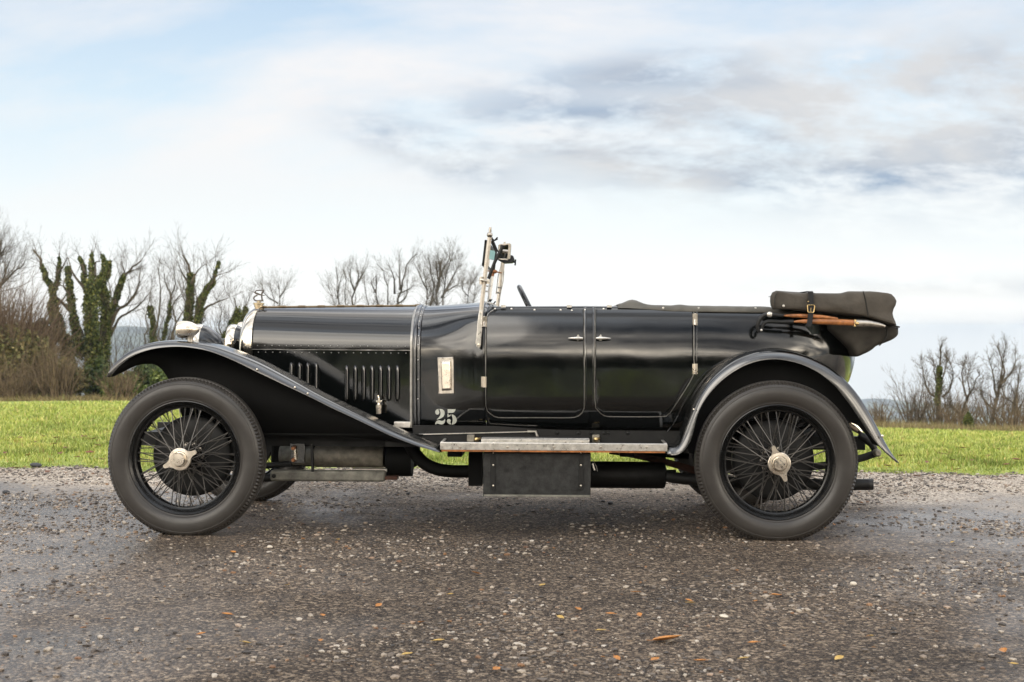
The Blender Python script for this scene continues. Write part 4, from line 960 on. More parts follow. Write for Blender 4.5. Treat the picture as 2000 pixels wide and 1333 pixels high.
# frame of the upper pane, seen edge on, and the glass
def wsx(py): return X_(np.interp(py, [450, 594, 672], [957.5, 941, 932.5]), py, yn)
zl, zu = Z_(942, 590, yn), Z_(956, 462, yn); xl_, xu = wsx(590), wsx(462); zm = Z_(948, 520, yn); xm = wsx(520)
def slab(x0, z0, x1, z1, th, ya, yb, off=0):
    d = unit((x1-x0, z1-z0)); n_ = np.array([-d[1], d[0]]); m = MB(); m.prism([(x0+n_[0]*(off-th/2), z0+n_[1]*(off-th/2)), (x1+n_[0]*(off-th/2), z1+n_[1]*(off-th/2)), (x1+n_[0]*(off+th/2), z1+n_[1]*(off+th/2)), (x0+n_[0]*(off+th/2), z0+n_[1]*(off+th/2))], ya, yb); return m
fr = MB()
for (za, zb2) in ((zm, zu-.02),):
    for t0 in (za, zb2-.016):
        x0, x1 = np.interp(t0, [zl, zu], [xl_, xu]), np.interp(t0+.016, [zl, zu], [xl_, xu]); s_ = slab(x0, t0, x1, t0+.016, .014, yn+.012, yf-.012, .016); k = len(fr.v); fr.v += s_.v; fr.f += [tuple(k+i for i in f) for f in s_.f]
    for ya in (yn+.012, yf-.026):
        x0, x1 = np.interp(za, [zl, zu], [xl_, xu]), np.interp(zb2, [zl, zu], [xl_, xu]); s_ = slab(x0, za, x1, zb2, .014, ya, ya+.014, .016); k = len(fr.v); fr.v += s_.v; fr.f += [tuple(k+i for i in f) for f in s_.f]
wf = fr.build('windscreen_frame', 'dull_black', car)
x0, x1 = np.interp(zm, [zl, zu], [xl_, xu]), np.interp(zu-.03, [zl, zu], [xl_, xu])
slab(x0, zm, x1, zu-.03, .005, yn+.02, yf-.02, .016).build('pane', 'glass', wf)
slab(xl_, zl, xm, zm-.01, .005, yn+.02, yf-.02, 0).build('pane', 'glass', wf)
m = MB(); a, b = P(957, 488, .6), P(968, 508, .6); m.prism([P(957, 489, .6), P(967.5, 491, .6), P(966, 509, .6), P(955, 506, .6)], .58, .62); m.build('tinted_visor', 'glass_tint', wf)
# mirrors and fittings behind the screen
m = MB(); m.prism([P(975, 479, .5), P(995, 477, .5), P(997, 479, .5), P(995, 505, .5), P(992, 507, .5), P(973, 506.5, .5)], .50, .53); mi = m.build('mirror', 'mirror_glass', wf, bevel=.004)
m = MB(); m.tube([P3(975, 479, .498), P3(995, 477, .498), P3(997, 480, .498), P3(995, 505, .498), P3(991, 507.5, .498), P3(973, 506.5, .498), P3(975, 479, .498)], .005, 6); m.prism([P(993.5, 476, .49), P(998, 477, .49), P(995.5, 506, .49), P(991, 506, .49)], .485, .535); m.tube([P3(982, 491, .495), P3(992, 492, .495)], .010, 8); m.build('mirror_surround', 'dull_nickel', wf)
m = MB(); m.prism([P(972, 508, .8), P(990, 506, .8), P(997, 499, .8), P(1003, 501, .8), P(1005, 508, .8), P(1001, 514, .8), P(985, 515, .8)], .74, .86); m.tube([P3(1002, 512, .8), P3(1008, 512, .8)], .006, 6); m.tube([P3(1007, 507, .8), P3(1006, 519, .8)], .005, 6); m.build('wiper_motor', 'strap_leather', wf, bevel=.004)
m = MB(); m.tube([P3(974, 590, 1.08), P3(983, 548, 1.08), P3(985, 512, 1.08)], .003, 5); m.tube([P3(969, 575, 1.08), P3(973, 540, 1.08), P3(980, 515, 1.08)], .003, 5); m.tube([P3(972, 562, 1.08), P3(980, 562, 1.08)], .005, 5); m.tube([P3(970, 572, 1.08), P3(978, 573, 1.08)], .005, 5); m.build('lamp_stay', 'dull_nickel', wf)
m = MB(); m.tube([P3(952, 530, .5), P3(968, 531, .5), P3(980, 534, .5)], .004, 5); m.ball(P3(966, 531, .5), .015, 5, (1, 1, .8)); m.tube([P3(964, 530, .5), P3(962, 540, .5)], .007, 6); m.build('wiper_arm', 'copper', wf)
m = MB()
for px, py in ((956, 588), (959, 588), (966, 592)): m.tube([P3(px-2, py+2, .5), P3(px+2, py-3, .5)], .004, 5)
m.build('scuttle_taps', 'dull_black', wf)

# ---- lamps
def headlamp(y):
    c = np.array(P3(385, 678, .35)); c[1] = y; rr = Z_(385, 634.5, .35)-Z_(385, 678, .35); L_ = X_(439, 676, .35)-c[0]
    m = MB(); m.lathe([(rr*.98, .03), (rr*.96, .045), (rr*.90, L_*.42), (rr*.76, L_*.60), (rr*.56, L_*.78), (rr*.33, L_*.92), (rr*.12, L_*.99), (.001, L_)], c, 'x', 40); h = m.build('headlamp', 'black_paint', car)
    m = MB(); m.lathe([(rr*.90, -.012), (rr*.97, -.014), (rr*1.03, -.004), (rr*1.04, .01), (rr*1.02, .028), (rr*.98, .036), (rr*.95, .036)], c, 'x', 40); m.build('lamp_rim', 'chrome_shell', h)
    m = MB(); m.lathe([(.001, -.022), (rr*.5, -.019), (rr*.91, -.008)], c, 'x', 40); m.build('lens', 'lens', h)
    m = MB(); m.tube([c+np.array([.05, 0, -rr*.9]), c+np.array([.05, 0, -rr*.9-.22])], .018, 10); m.build('stalk', 'dull_black', h)
headlamp(.35); headlamp(2*YC-.35)
def sidelamp(y):
    c = np.array(P3(347, 644, .06)); c[1] = y; k = 1.0; r_ = .0445; L_ = X_(390, 644, .06)-c[0]
    m = MB(); m.lathe([(.001, -.004), (r_*.8, -.001), (r_*.9, .003), (r_*.98, .012), (r_, .03), (r_*.97, L_*.45), (r_*.85, L_*.65), (r_*.62, L_*.82), (r_*.3, L_*.95), (.001, L_)], c, 'x', 36); s_ = m.build('side_lamp', 'nickel', car)
    p = np.array(P3(372, 662, .06)); p[1] = y; m = MB(); m.lathe([(.030, -.03), (.028, -.022), (.016, -.018), (.015, .0), (.017, .012), (.022, .02)], p, 'z', 20); m.build('lamp_stalk', 'dull_nickel', s_)
sidelamp(.06); sidelamp(2*YC-.06)

# ---- folded hood, its strap and bows, tonneau
def zq(x, y): return (1440+x/5.5556, 540+y/5.5556)
top = [(380, 357), (352, 300), (358, 205), (385, 168), (420, 158), (500, 172), (560, 180), (760, 178), (1000, 178), (1150, 175), (1200, 158), (1360, 161), (1480, 160), (1600, 170), (1690, 185), (1735, 230), (1750, 268), (1740, 305), (1718, 345), (1706, 400), (1718, 450), (1748, 528), (1700, 522), (1600, 495), (1420, 444), (1250, 425), (1000, 400), (740, 378), (560, 362)]
def bag(poly, y0, y1, name, mt, n=9, seed=1, slant=.30):
    pts = np.array([P(*zq(*p), y0) for p in poly]); c = pts.mean(0); m = MB(); rows = []
    ys = [0, .004, .014, .03, .055]; segs = [y0+q for q in ys]+list(np.linspace(y0+.1, y1-.1, 14))+[y1-q for q in ys[::-1]]
    for y in segs:
        e = min(y-y0, y1-y); t = max(0, 1-e/.05); k = 1-.055*(1-math.sqrt(max(0, 1-t*t)))*3.0
        row = []
        for i, p in enumerate(pts):
            d = p-c; L_ = np.linalg.norm(d); inset = .03*(1-math.sqrt(max(0, 1-t*t))); q = c+d*(max(.0, L_-inset)/L_)
            u_ = (p[0]-pts[:, 0].min())/np.ptp(pts[:, 0]); q[0] += slant*smooth((y-y0)/.45)*(1-u_)
            wv = .006*noise.noise(Vector((q[0]*5, y*4, q[1]*6+seed)))*smooth(e/.05)
            row.append((q[0], y+.010*noise.noise(Vector((q[0]*7, q[1]*12, seed)))*(1 if e < .06 else 0), q[1]+wv))
        rows.append(row)
    m.grid(rows, cv=True); 
    for row in (rows[0], rows[-1]):
        r = np.array(row); cc = r.mean(0); inner = [tuple(cc+(p-cc)*.6+np.array([0, (-.006 if row is rows[0] else .006), 0])) for p in r]; m.grid([row, inner], cv=True); m.poly(inner)
    return m.build(name, mt, car, sharp=75)
hood = bag([tuple(p) for p in catmull(top+[top[0]], 70)[:-1]], .095, 2*YC-.095, 'folded_hood', 'hood_canvas')
lowp = [(1030, 425), (1250, 432), (1420, 450), (1600, 500), (1700, 528), (1752, 545), (1766, 560), (1765, 630), (1740, 660), (1700, 690), (1620, 725), (1530, 760), (1490, 795), (1440, 830), (1380, 858), (1310, 882), (1275, 830), (1250, 790), (1200, 745), (1110, 665), (1030, 595), (1000, 560)]
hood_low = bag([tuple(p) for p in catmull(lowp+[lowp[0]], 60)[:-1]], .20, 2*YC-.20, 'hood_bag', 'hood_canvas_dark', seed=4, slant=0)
def seam(pts, y, r, name, mt, parent):
    m = MB(); m.tube(catmull([np.array(P3(*zq(*p), y)) for p in pts], 30), r, 6); m.build(name, mt, parent)
seam([(1365, 162), (1385, 230), (1400, 310), (1412, 380), (1420, 444)], .086, .003, 'seam', 'hood_piping', hood)
seam([(445, 170), (420, 200), (405, 260), (412, 330), (430, 360)], .087, .002, 'seam', 'hood_piping', hood)
seam([(1085, 430), (1250, 440), (1420, 462), (1600, 508), (1700, 538), (1762, 552)], .192, .004, 'seam', 'hood_piping', hood_low)
seam([(1600, 512), (1625, 560), (1622, 640), (1590, 700), (1540, 755)], .192, .003, 'seam', 'hood_piping', hood_low)
m = MB(); m.lathe([(.001, -.006), (.006, -.005), (.007, 0)], P3(*zq(502, 322), .088), 'y', 12); m.build('press_stud', 'white_metal', hood)
m = MB(); m.lathe([(.001, -.005), (.006, -.004), (.007, 0)], P3(*zq(1733, 566), .192), 'y', 12); m.build('press_stud', 'strap_leather', hood_low)
# strap
def strapband(pts, wpx, y, th, name, parent, mt='strap_leather'):
    c = catmull([np.array(P3(*zq(*p), y)) for p in pts], 24); w_ = wpx/5.5556/388/2; m = MB(); rows = []
    for p in c: rows.append([(p[0]-w_, p[1], p[2]), (p[0]-w_, p[1]-th, p[2]), (p[0]+w_, p[1]-th, p[2]), (p[0]+w_, p[1], p[2])])
    m.grid(rows, cv=True); return m.build(name, mt, parent, sharp=30)
st = strapband([(795, 168), (797, 240), (799, 320), (795, 400), (787, 480), (776, 530), (768, 548)], 56, .082, .005, 'hood_strap', car)
m = MB(); m.grid([[(X_(1578, 571, .08), y, z) for y, z in ((.077, Z_(1580, 573, .08)), (.10, Z_(1580, 571, .08)+.006), (1.41, Z_(1580, 571, .08)+.006))], [(X_(1588.5, 571, .08), y, z) for y, z in ((.077, Z_(1580, 573, .08)), (.10, Z_(1580, 571, .08)+.006), (1.41, Z_(1580, 571, .08)+.006))]]); m.build('strap_top', 'strap_leather', st, solid=.003)
m = MB(); bq = [(765, 313), (830, 313), (838, 325), (832, 385), (825, 393), (768, 391), (762, 380), (762, 325)]; bp_ = [np.array(P3(*zq(*p), .072)) for p in bq]; m.tube(bp_+[bp_[0]], .0032, 8); m.tube([P3(*zq(798, 345), .071), P3(*zq(797, 388), .070)], .0022, 6); m.build('buckle', 'brass', st)
m = MB(); m.ball(P3(*zq(770, 275), .077), .004, 4); m.build('strap_rivet', 'brass', st)
# bows and irons
def rod(pts, rs, y, name, mt, parent=car, flat=None):
    m = MB(); c = catmull([np.array(P3(*zq(*p), y)) for p in pts], 30); rr = np.interp(np.linspace(0, 1, 30), np.linspace(0, 1, len(rs)), rs); m.tube(c, list(rr), 12, flat=flat); return m.build(name, mt, parent)
b1 = rod([(488, 430), (540, 428), (700, 430), (900, 440), (1090, 462)], [.003, .009, .0105, .0105, .009, .006], .098, 'hood_bow', 'ash_wood')
b2 = rod([(605, 495), (680, 490), (800, 492), (1000, 495), (1265, 505)], [.004, .011, .0135, .0145, .0155, .0155], .092, 'hood_bow', 'ash_wood')
rod([(1255, 500), (1285, 508), (1420, 512), (1540, 528), (1605, 545)], [.018, .019, .0165, .0135, .007], .096, 'bow_sleeve', 'dull_nickel', b2)
m = MB(); m.ball(P3(*zq(1300, 512), .076), .010, 6); m.tube([P3(*zq(1280, 470), .084), P3(*zq(1275, 545), .084)], .006, 8); m.build('bow_clip', 'brass', b2)
ir = rod([(500, 428), (420, 422), (350, 415), (290, 425), (245, 465), (222, 520), (222, 575), (240, 598), (262, 590)], [.009, .0095, .0125, .011, .011, .011, .010, .0085, .006], .092, 'hood_iron', 'dull_black')
rod([(610, 492), (480, 495), (350, 492), (300, 505), (272, 545), (262, 585)], [.011, .011, .010, .010, .009, .008], .097, 'hood_iron', 'dull_black')
m = MB(); m.lathe([(.001, -.012), (.009, -.010), (.011, -.002), (.014, 0)], P3(*zq(352, 415), .082), 'y', 14); m.ball(P3(*zq(262, 585), .080), .007, 5); m.build('pivot_bolt', 'white_metal', ir)
# tonneau cover over the rear compartment
rows = []
for px in np.linspace(1207, 1600, 54):
    x = X_(px, 600, .17); zt = tub_top(x); t = (px-1207)/313; drop = lerp(.004, .020, smooth((px-1215)/110)); hump = .028*math.exp(-((px-1237)/20)**2)+.004*math.exp(-((px-1330)/12)**2)
    yb = sideY(x, zt-drop)-.006; row = []
    for (y, z) in ((yb+.001, zt-drop-.001), (yb-.0015, zt-drop*.7), (yb+.005, zt+.002), (yb+.018, zt+.011+hump*.6), (yb+.05, zt+.014+hump), (.45, zt+.008+hump*.6), (YC, zt+.002)):
        row.append((x, y, z+.0015*noise.noise(Vector((x*18, y*7, 0)))))
    row += [(p[0], 2*YC-p[1], p[2]) for p in row[-2::-1]]; rows.append(row)
m = MB(); m.grid(rows); tc_ = m.build('tonneau_cover', 'tonneau', car, solid=.003, sharp=70)
m = MB()
for px, py in ((1296, 602.5), (1365.5, 603), (1478, 603)):
    x, z = P(px, py, .17); y = sideY(x, z)-.013; m.lathe([(.001, -.005), (.003, -.005), (.0035, -.003), (.0065, -.003), (.0075, 0)], (x, y, z), 'y', 12)
m.each('press_stud', 'white_metal', tc_)

# ================================================================== TREES, BUSHES, HEDGES
def tubes_np(segs, n):
    S = np.array(segs, float); p0, p1, r0, r1 = S[:, :3], S[:, 3:6], S[:, 6], S[:, 7]
    t = p1-p0; t /= np.maximum(np.linalg.norm(t, axis=1), 1e-9)[:, None]
    ref = np.where(np.abs(t[:, 2:3]) < .9, np.array([[0, 0, 1.]]), np.array([[1., 0, 0]])); a = np.cross(t, ref); a /= np.linalg.norm(a, axis=1)[:, None]; b = np.cross(t, a)
    an = 2*PI*np.arange(n)/n; ring = a[:, None]*np.cos(an)[None, :, None]+b[:, None]*np.sin(an)[None, :, None]
    V = np.concatenate([p0[:, None]+ring*r0[:, None, None], p1[:, None]+ring*r1[:, None, None]], 1).reshape(-1, 3)
    k = (np.arange(len(S))*2*n)[:, None]; j = np.arange(n)[None]; j2 = (j+1) % n
    return V, np.stack([k+j, k+j2, k+n+j2, k+n+j], -1).reshape(-1, 4)
def leaves_np(C, size, rg, flat=.3, aspect=.7):
    n = len(C); u = rg.normal(size=(n, 3)); u /= np.linalg.norm(u, axis=1)[:, None]; w_ = rg.normal(size=(n, 3)); v = np.cross(u, w_); v /= np.linalg.norm(v, axis=1)[:, None]
    s = size*rg.uniform(.6, 1.4, n)[:, None]; c = np.asarray(C)
    V = np.stack([c-u*s, c+v*s*aspect, c+u*s, c-v*s*aspect], 1).reshape(-1, 3); k = np.arange(n)*4
    return V, np.stack([k, k+1, k+2, k+3], -1)
mat('bark', (.085, .068, .050), .85, island=[(0, (.05, .042, .032)), (.5, (.09, .073, .052)), (1, (.13, .105, .075))], spec=.2)
mat('bark_grey', (.075, .066, .056), .85, island=[(0, (.045, .04, .036)), (.5, (.075, .066, .056)), (1, (.11, .095, .08))], spec=.2)
mat('twig', (.09, .07, .052), .85, island=[(0, (.05, .04, .03)), (.6, (.10, .078, .056)), (1, (.15, .12, .085))], spec=.2)
mat('twig_red', (.13, .075, .055), .85, island=[(0, (.09, .06, .042)), (.6, (.15, .105, .07)), (1, (.20, .15, .10))], spec=.2)
mat('twig_brown', (.15, .11, .07), .85, island=[(0, (.08, .058, .036)), (.6, (.15, .11, .07)), (1, (.23, .175, .11))], spec=.2)
mat('ivy_leaf', (.03, .05, .015), .5, spec=.3, island=[(0, (.025, .036, .012)), (.40, (.060, .080, .022)), (.75, (.125, .145, .040)), (1, (.21, .20, .065))])
mat('bush_leaf', (.05, .07, .02), .55, spec=.3, island=[(0, (.04, .06, .016)), (.45, (.085, .125, .028)), (.8, (.14, .18, .045)), (1, (.21, .22, .07))])
mat('olive_leaf', (.08, .085, .03), .6, spec=.3, island=[(0, (.055, .058, .022)), (.45, (.12, .12, .042)), (.75, (.18, .165, .065)), (1, (.26, .20, .09))])
mat('dark_leaf', (.02, .03, .012), .55, spec=.3, island=[(0, (.018, .030, .010)), (.5, (.042, .064, .018)), (1, (.085, .11, .032))])
def sub(p, q, t): return tuple(a+(b-a)*t for a, b in zip(p, q))
def grow(p, d, L, r, lvl, mx, rg, out, up=.12, wig=.16, kids=(6, 6, 4), ratio=.5):
    """a branch of wiggling segments that throws side branches; out[level] collects segments"""
    k = 5 if lvl < 2 else 3; step = L/k; q = p; dr = d; pts = [(p, d, r)]
    for i in range(k):
        dr = (dr[0]+rg.gauss(0, wig), dr[1]+rg.gauss(0, wig), dr[2]+rg.gauss(0, wig*.8)+up); n = math.sqrt(sum(c*c for c in dr)); dr = tuple(c/n for c in dr)
        r2 = r*(1-.62*(i+1)/k); q2 = tuple(a+b*step for a, b in zip(q, dr)); out[min(lvl, 3)].append((*q, *q2, pts[-1][2], r2)); q = q2; pts.append((q, dr, r2))
    if lvl < mx:
        nk = kids[min(lvl, len(kids)-1)]; nk = max(1, int(nk+rg.uniform(-.5, 1.2)))
        for j in range(nk):
            t = rg.uniform(.25, 1.0) if j else 1.0; i = min(int(t*k), k-1); b = sub(pts[i][0], pts[i+1][0], t*k-i); dr = pts[i+1][1]; a = rg.uniform(.35, .95) if t < .98 else rg.uniform(.1, .4)
            v = (rg.gauss(0, 1), rg.gauss(0, 1), rg.gauss(0, 1)); dot = sum(x*y for x, y in zip(v, dr)); v = tuple(x-dot*y for x, y in zip(v, dr)); n = math.sqrt(sum(c*c for c in v)) or 1
            nd = tuple(math.cos(a)*x+math.sin(a)*y/n for x, y in zip(dr, v)); grow(b, nd, L*ratio*rg.uniform(.6, 1.2)*(1-.35*t), max(pts[i][2]*.5, .0032), lvl+1, mx, rg, out, up, wig, kids, ratio)
def px3(px, py, d, dd=0): p = D3(px, py, d+dd); return tuple(p)
def traced_tree(name, label, limbs, conv, d, seed, group, ivy=(), twig=(5, 5, 4), tw_len=.9, mats=('bark', 'twig'), leafs=.06, cat='tree', mx=2, r_min=.008, thin=1.0):
    """limbs: photo polylines (points, radius px at the start); each becomes a real limb d metres out, at its own depth"""
    rg = random.Random(seed); nr = np.random.default_rng(seed); S = CC[2]
    base = limbs[0][0][0]; bx, by = conv(*base); b3 = px3(bx, by, d); zg = terr(b3[0], b3[1])
    root = thing(name, label, cat, (b3[0], b3[1], zg), group); root['base'] = 1
    out = {0: [], 1: [], 2: [], 3: []}; px_m = d/FPX; ivpts = []
    for li, (pts, rpx) in enumerate(limbs):
        dd0 = 0 if li == 0 else rg.uniform(-.3, .3); dd1 = rg.uniform(-1.2, 1.2)
        P_ = [np.array(px3(*conv(*p), d, lerp(dd0, dd1, i/max(1, len(pts)-1)))) for i, p in enumerate(pts)]
        if li == 0 or pts[0][1] >= base[1]-40 and ivy is not None and pts[0][1] > base[1]-5:
            z = terr(P_[0][0], P_[0][1])
            if P_[0][2] > z: P_ = [np.array([P_[0][0], P_[0][1], z-.1])]+P_
        n = max(8, int(3*len(P_))); c = catmull(P_, n); r0 = rpx*px_m*(.80 if li else .9)*thin
        tot = sum(np.linalg.norm(b-a) for a, b in zip(c, c[1:]))
        c = [p+nr.normal(size=3)*tot*.006 for p in c]
        rr = [max(r_min, r0*(1-.80*i/(n-1))) for i in range(n)]
        for i in range(n-1): out[0].append((*c[i], *c[i+1], rr[i], rr[i+1]))
        nk = int(twig[0]*max(1.0, tot/2.2)*1.25)
        for j in range(nk):
            t = rg.uniform(.3, 1.0) if j > 1 else 1.0; i = min(int(t*(n-1)), n-2); dv = unit(c[i+1]-c[i]); v = nr.normal(size=3); v -= dv*(v@dv); v = unit(v); a = rg.uniform(.3, .95) if t < 1 else rg.uniform(.1, .3); nd = dv*math.cos(a)+v*math.sin(a)
            grow(tuple(c[i]), tuple(nd), tw_len*rg.uniform(.5, 1.25), max(rr[i]*.32, .0085), 1, 1+mx, rg, out, .10, .15, (0, twig[1], twig[2], 2), .55)
        for (l_, y0, y1, thick, cnt) in ivy:
            if l_ != li: continue
            zs0, zs1 = D3(bx, conv(0, y0)[1], d)[2], D3(bx, conv(0, y1)[1], d)[2]
            idx = [i for i in range(n) if min(zs0, zs1)-.1 <= c[i][2] <= max(zs0, zs1)+.1]
            if len(idx) < 2: continue
            ii = nr.choice(idx, cnt); off = nr.normal(size=(cnt, 3)); off /= np.linalg.norm(off, axis=1)[:, None]
            nxt = np.array([c[min(i+1, n-1)] for i in ii]); cur = np.array([c[i] for i in ii]); tt = nr.random((cnt, 1))
            lump = np.array([.55+.75*abs(noise.noise(Vector((i*.9, li*3.1, seed)))) for i in ii])
            ivpts.append(cur+(nxt-cur)*tt+off*((np.array([rr[i] for i in ii])+thick*lump*nr.random(cnt)**.6)[:, None]))
    V, F = tubes_np(out[0], 7); link('trunk', mesh_np('trunk', V, F), mats[0], root)
    tw = out[1]+out[2]+out[3]
    if tw: V, F = tubes_np(tw, 3); link('crown', mesh_np('crown', V, F), mats[1], root)
    if ivpts: V, F = leaves_np(np.concatenate(ivpts), leafs, nr); link('ivy', mesh_np('ivy', V, F, smooth=False), 'ivy_leaf', root)
    return root
cl = lambda x, y: (x/3.508, 440+y/3.508)
cm = lambda x, y: (600+x/5.263, 460+y/5.263)
cr = lambda x, y: (1660+x/3.703, 600+y/3.703)
GL = 'trees along the left edge of the field'
traced_tree('bare_tree', 'tall bare tree at the far left edge of the picture, mostly cut off', [([(-160, 1180), (-120, 800), (-90, 500), (-60, 300), (-30, 150)], 14), ([(-110, 700), (-40, 500), (20, 380), (60, 250)], 8), ([(-100, 560), (0, 420), (90, 330), (170, 260)], 7), ([(-90, 480), (-30, 300), (0, 180), (10, 120)], 7)], cl, 62, 11, GL, twig=(14, 6, 4), tw_len=1.4, mats=('bark_grey', 'twig'), thin=.78)
traced_tree('ivy_clad_tree', 'leaning forked ivy-clad tree, leftmost of the ivy-covered trunks', [([(470, 1100), (462, 820), (400, 735), (372, 600), (345, 450), (310, 330), (280, 240), (235, 172)], 13), ([(345, 455), (385, 420), (400, 330), (408, 195)], 8), ([(395, 330), (440, 270), (462, 220)], 4), ([(350, 470), (450, 560), (520, 640), (560, 720), (590, 820), (650, 870)], 6), ([(300, 300), (270, 255), (250, 230)], 3), ([(372, 590), (460, 460), (400, 400), (350, 360)], 3)], cl, 58, 12, GL, ivy=((0, 560, 1000, .24, 4600), (0, 300, 560, .07, 800), (1, 240, 460, .05, 500)), twig=(4, 4, 3), tw_len=.8, thin=.78)
traced_tree('ivy_clad_tree', 'thickest ivy-clad tree with a broad crown of cut upright limbs', [([(650, 1190), (640, 900), (625, 700), (622, 560), (632, 400)], 20), ([(612, 470), (580, 400), (575, 300), (545, 220)], 10), ([(630, 420), (628, 280), (630, 170)], 10), ([(645, 430), (700, 350), (718, 270), (690, 190)], 10), ([(650, 440), (720, 370), (742, 310), (752, 250)], 11), ([(560, 900), (505, 640), (482, 500), (470, 380), (462, 295)], 12), ([(575, 430), (500, 330), (465, 220)], 5), ([(482, 480), (440, 430), (437, 385)], 4), ([(580, 330), (560, 270), (535, 310)], 4), ([(650, 350), (655, 260), (690, 250)], 5)], cl, 57, 13, GL, ivy=((0, 430, 1200, .30, 6500), (5, 330, 900, .13, 2400), (1, 240, 480, .06, 700), (2, 220, 430, .05, 500), (3, 230, 440, .06, 700), (4, 270, 450, .08, 800)), twig=(3, 4, 3), tw_len=.7, thin=.78)
traced_tree('ivy_clad_tree', 'many-branched tree right of the thickest ivy trunk, limbs leaning right', [([(690, 1190), (705, 900), (720, 700), (715, 500), (700, 440)], 13), ([(735, 720), (780, 560), (820, 420), (850, 350), (900, 300), (962, 245)], 10), ([(750, 720), (800, 590), (870, 540), (935, 450), (962, 330)], 7), ([(760, 760), (820, 640), (900, 590), (990, 510), (1040, 440)], 5), ([(790, 540), (800, 420), (850, 330), (830, 250)], 5)], cl, 59, 14, GL, ivy=((0, 440, 1200, .26, 5000), (1, 380, 740, .09, 1500)), twig=(9, 6, 4), tw_len=1.2, thin=.78)
traced_tree('slender_tree', 'slim forked tree with a stubby ivy-covered lower stem, in front of the blue hill', [([(1050, 1150), (1050, 800), (1044, 680), (1030, 570)], 8), ([(990, 1150), (992, 800), (1018, 700), (1000, 620), (1040, 470)], 4), ([(1050, 760), (1080, 680), (1090, 560), (1100, 420), (1080, 290)], 4)], cl, 64, 15, GL, ivy=((0, 560, 900, .15, 1500),), twig=(7, 5, 4), tw_len=1.1, thin=.78)
traced_tree('slender_tree', 'tall slim bare tree directly above the front wing, left of the side lamp', [([(1112, 1150), (1118, 780), (1158, 600), (1166, 480), (1140, 400), (1112, 330)], 6), ([(1168, 800), (1205, 660), (1182, 560), (1240, 470), (1280, 380)], 4), ([(1166, 490), (1200, 400), (1190, 290)], 3), ([(1205, 680), (1260, 580), (1300, 520)], 3)], cl, 66, 16, GL, ivy=((0, 560, 800, .07, 500),), twig=(9, 6, 4), tw_len=1.1, thin=.78)
traced_tree('ivy_clad_tree', 'pair of ivy-covered stems rising behind the side lamp', [([(1285, 1150), (1290, 650), (1308, 450), (1300, 330), (1282, 240), (1250, 200)], 12), ([(1345, 1150), (1352, 660), (1385, 500), (1440, 420), (1470, 310), (1495, 250)], 12), ([(1390, 585), (1440, 550), (1560, 500)], 5), ([(1300, 420), (1250, 330), (1215, 250)], 4), ([(1420, 450), (1480, 350), (1540, 330)], 4), ([(1310, 400), (1350, 320), (1400, 270)], 4)], cl, 60, 17, GL, ivy=((0, 400, 760, .15, 2600), (1, 420, 760, .15, 2600), (1, 300, 440, .06, 300)), twig=(7, 5, 4), tw_len=1.1, thin=.78)
traced_tree('bare_tree', 'low dark twisted tree between the headlamp and the radiator', [([(1540, 1150), (1545, 780), (1575, 720), (1625, 610), (1605, 490)], 7), ([(1590, 690), (1660, 640), (1690, 540)], 5), ([(1545, 800), (1500, 700), (1520, 600), (1480, 500)], 3)], cl, 62, 18, GL, ivy=((0, 620, 850, .22, 1500), (1, 600, 720, .15, 500)), twig=(10, 6, 4), tw_len=1.1, thin=.78)
GM = 'bare trees seen above the bonnet'
def dn_(p): return [(p[0][0], p[0][1]+500)]+p
traced_tree('bare_tree', 'faint bare tree just behind the winged radiator mascot', [(dn_([(-290, 720), (-280, 600), (-300, 470)]), 4), (dn_([(-340, 720), (-360, 600), (-390, 500)]), 4), ([(-285, 640), (-230, 560), (-200, 480)], 3), ([(-300, 700), (-420, 620), (-470, 540)], 3)], cm, 92, 21, GM, twig=(11, 6, 4), tw_len=1.1, mats=('bark_grey', 'twig'), thin=.75)
traced_tree('bare_tree', 'thin bare tree above the middle of the bonnet, leftmost of that row', [(dn_([(310, 720), (310, 600), (300, 340)]), 5), (dn_([(280, 720), (230, 560), (190, 460)]), 3), ([(310, 650), (330, 500), (360, 400)], 3)], cm, 88, 22, GM, twig=(8, 6, 4), tw_len=.95, mats=('bark_grey', 'twig'), thin=.75)
traced_tree('bare_tree', 'bare tree with a stout curved stem above the middle of the bonnet', [(dn_([(470, 720), (490, 580), (520, 420), (510, 320)]), 7), (dn_([(400, 720), (395, 540), (372, 370)]), 4), ([(490, 570), (450, 470), (440, 340)], 4), ([(505, 500), (560, 420), (575, 330)], 3)], cm, 86, 23, GM, twig=(8, 6, 4), tw_len=.95, mats=('bark_grey', 'twig'), thin=.75)
traced_tree('bare_tree', 'broad many-stemmed bare tree above the rear half of the bonnet', [(dn_([(740, 710), (690, 600), (720, 420)]), 6), (dn_([(640, 720), (605, 560), (590, 400)]), 4), (dn_([(830, 720), (822, 500), (775, 350), (730, 290)]), 5), ([(700, 590), (660, 480), (690, 440)], 3)], cm, 88, 24, GM, twig=(9, 6, 4), tw_len=.9, mats=('bark_grey', 'twig'), thin=.75)
traced_tree('bare_tree', 'bare tree with one long limb reaching up to the right, above the scuttle band', [(dn_([(930, 720), (950, 580), (990, 420), (1050, 280), (1140, 170)]), 6), ([(955, 560), (950, 400), (940, 250)], 4), ([(900, 600), (890, 430), (840, 310)], 4), ([(945, 600), (1030, 560), (1110, 510)], 3), ([(940, 700), (1020, 620), (1030, 450)], 3)], cm, 88, 25, GM, twig=(9, 6, 4), tw_len=.9, mats=('bark_grey', 'twig'), thin=.75)
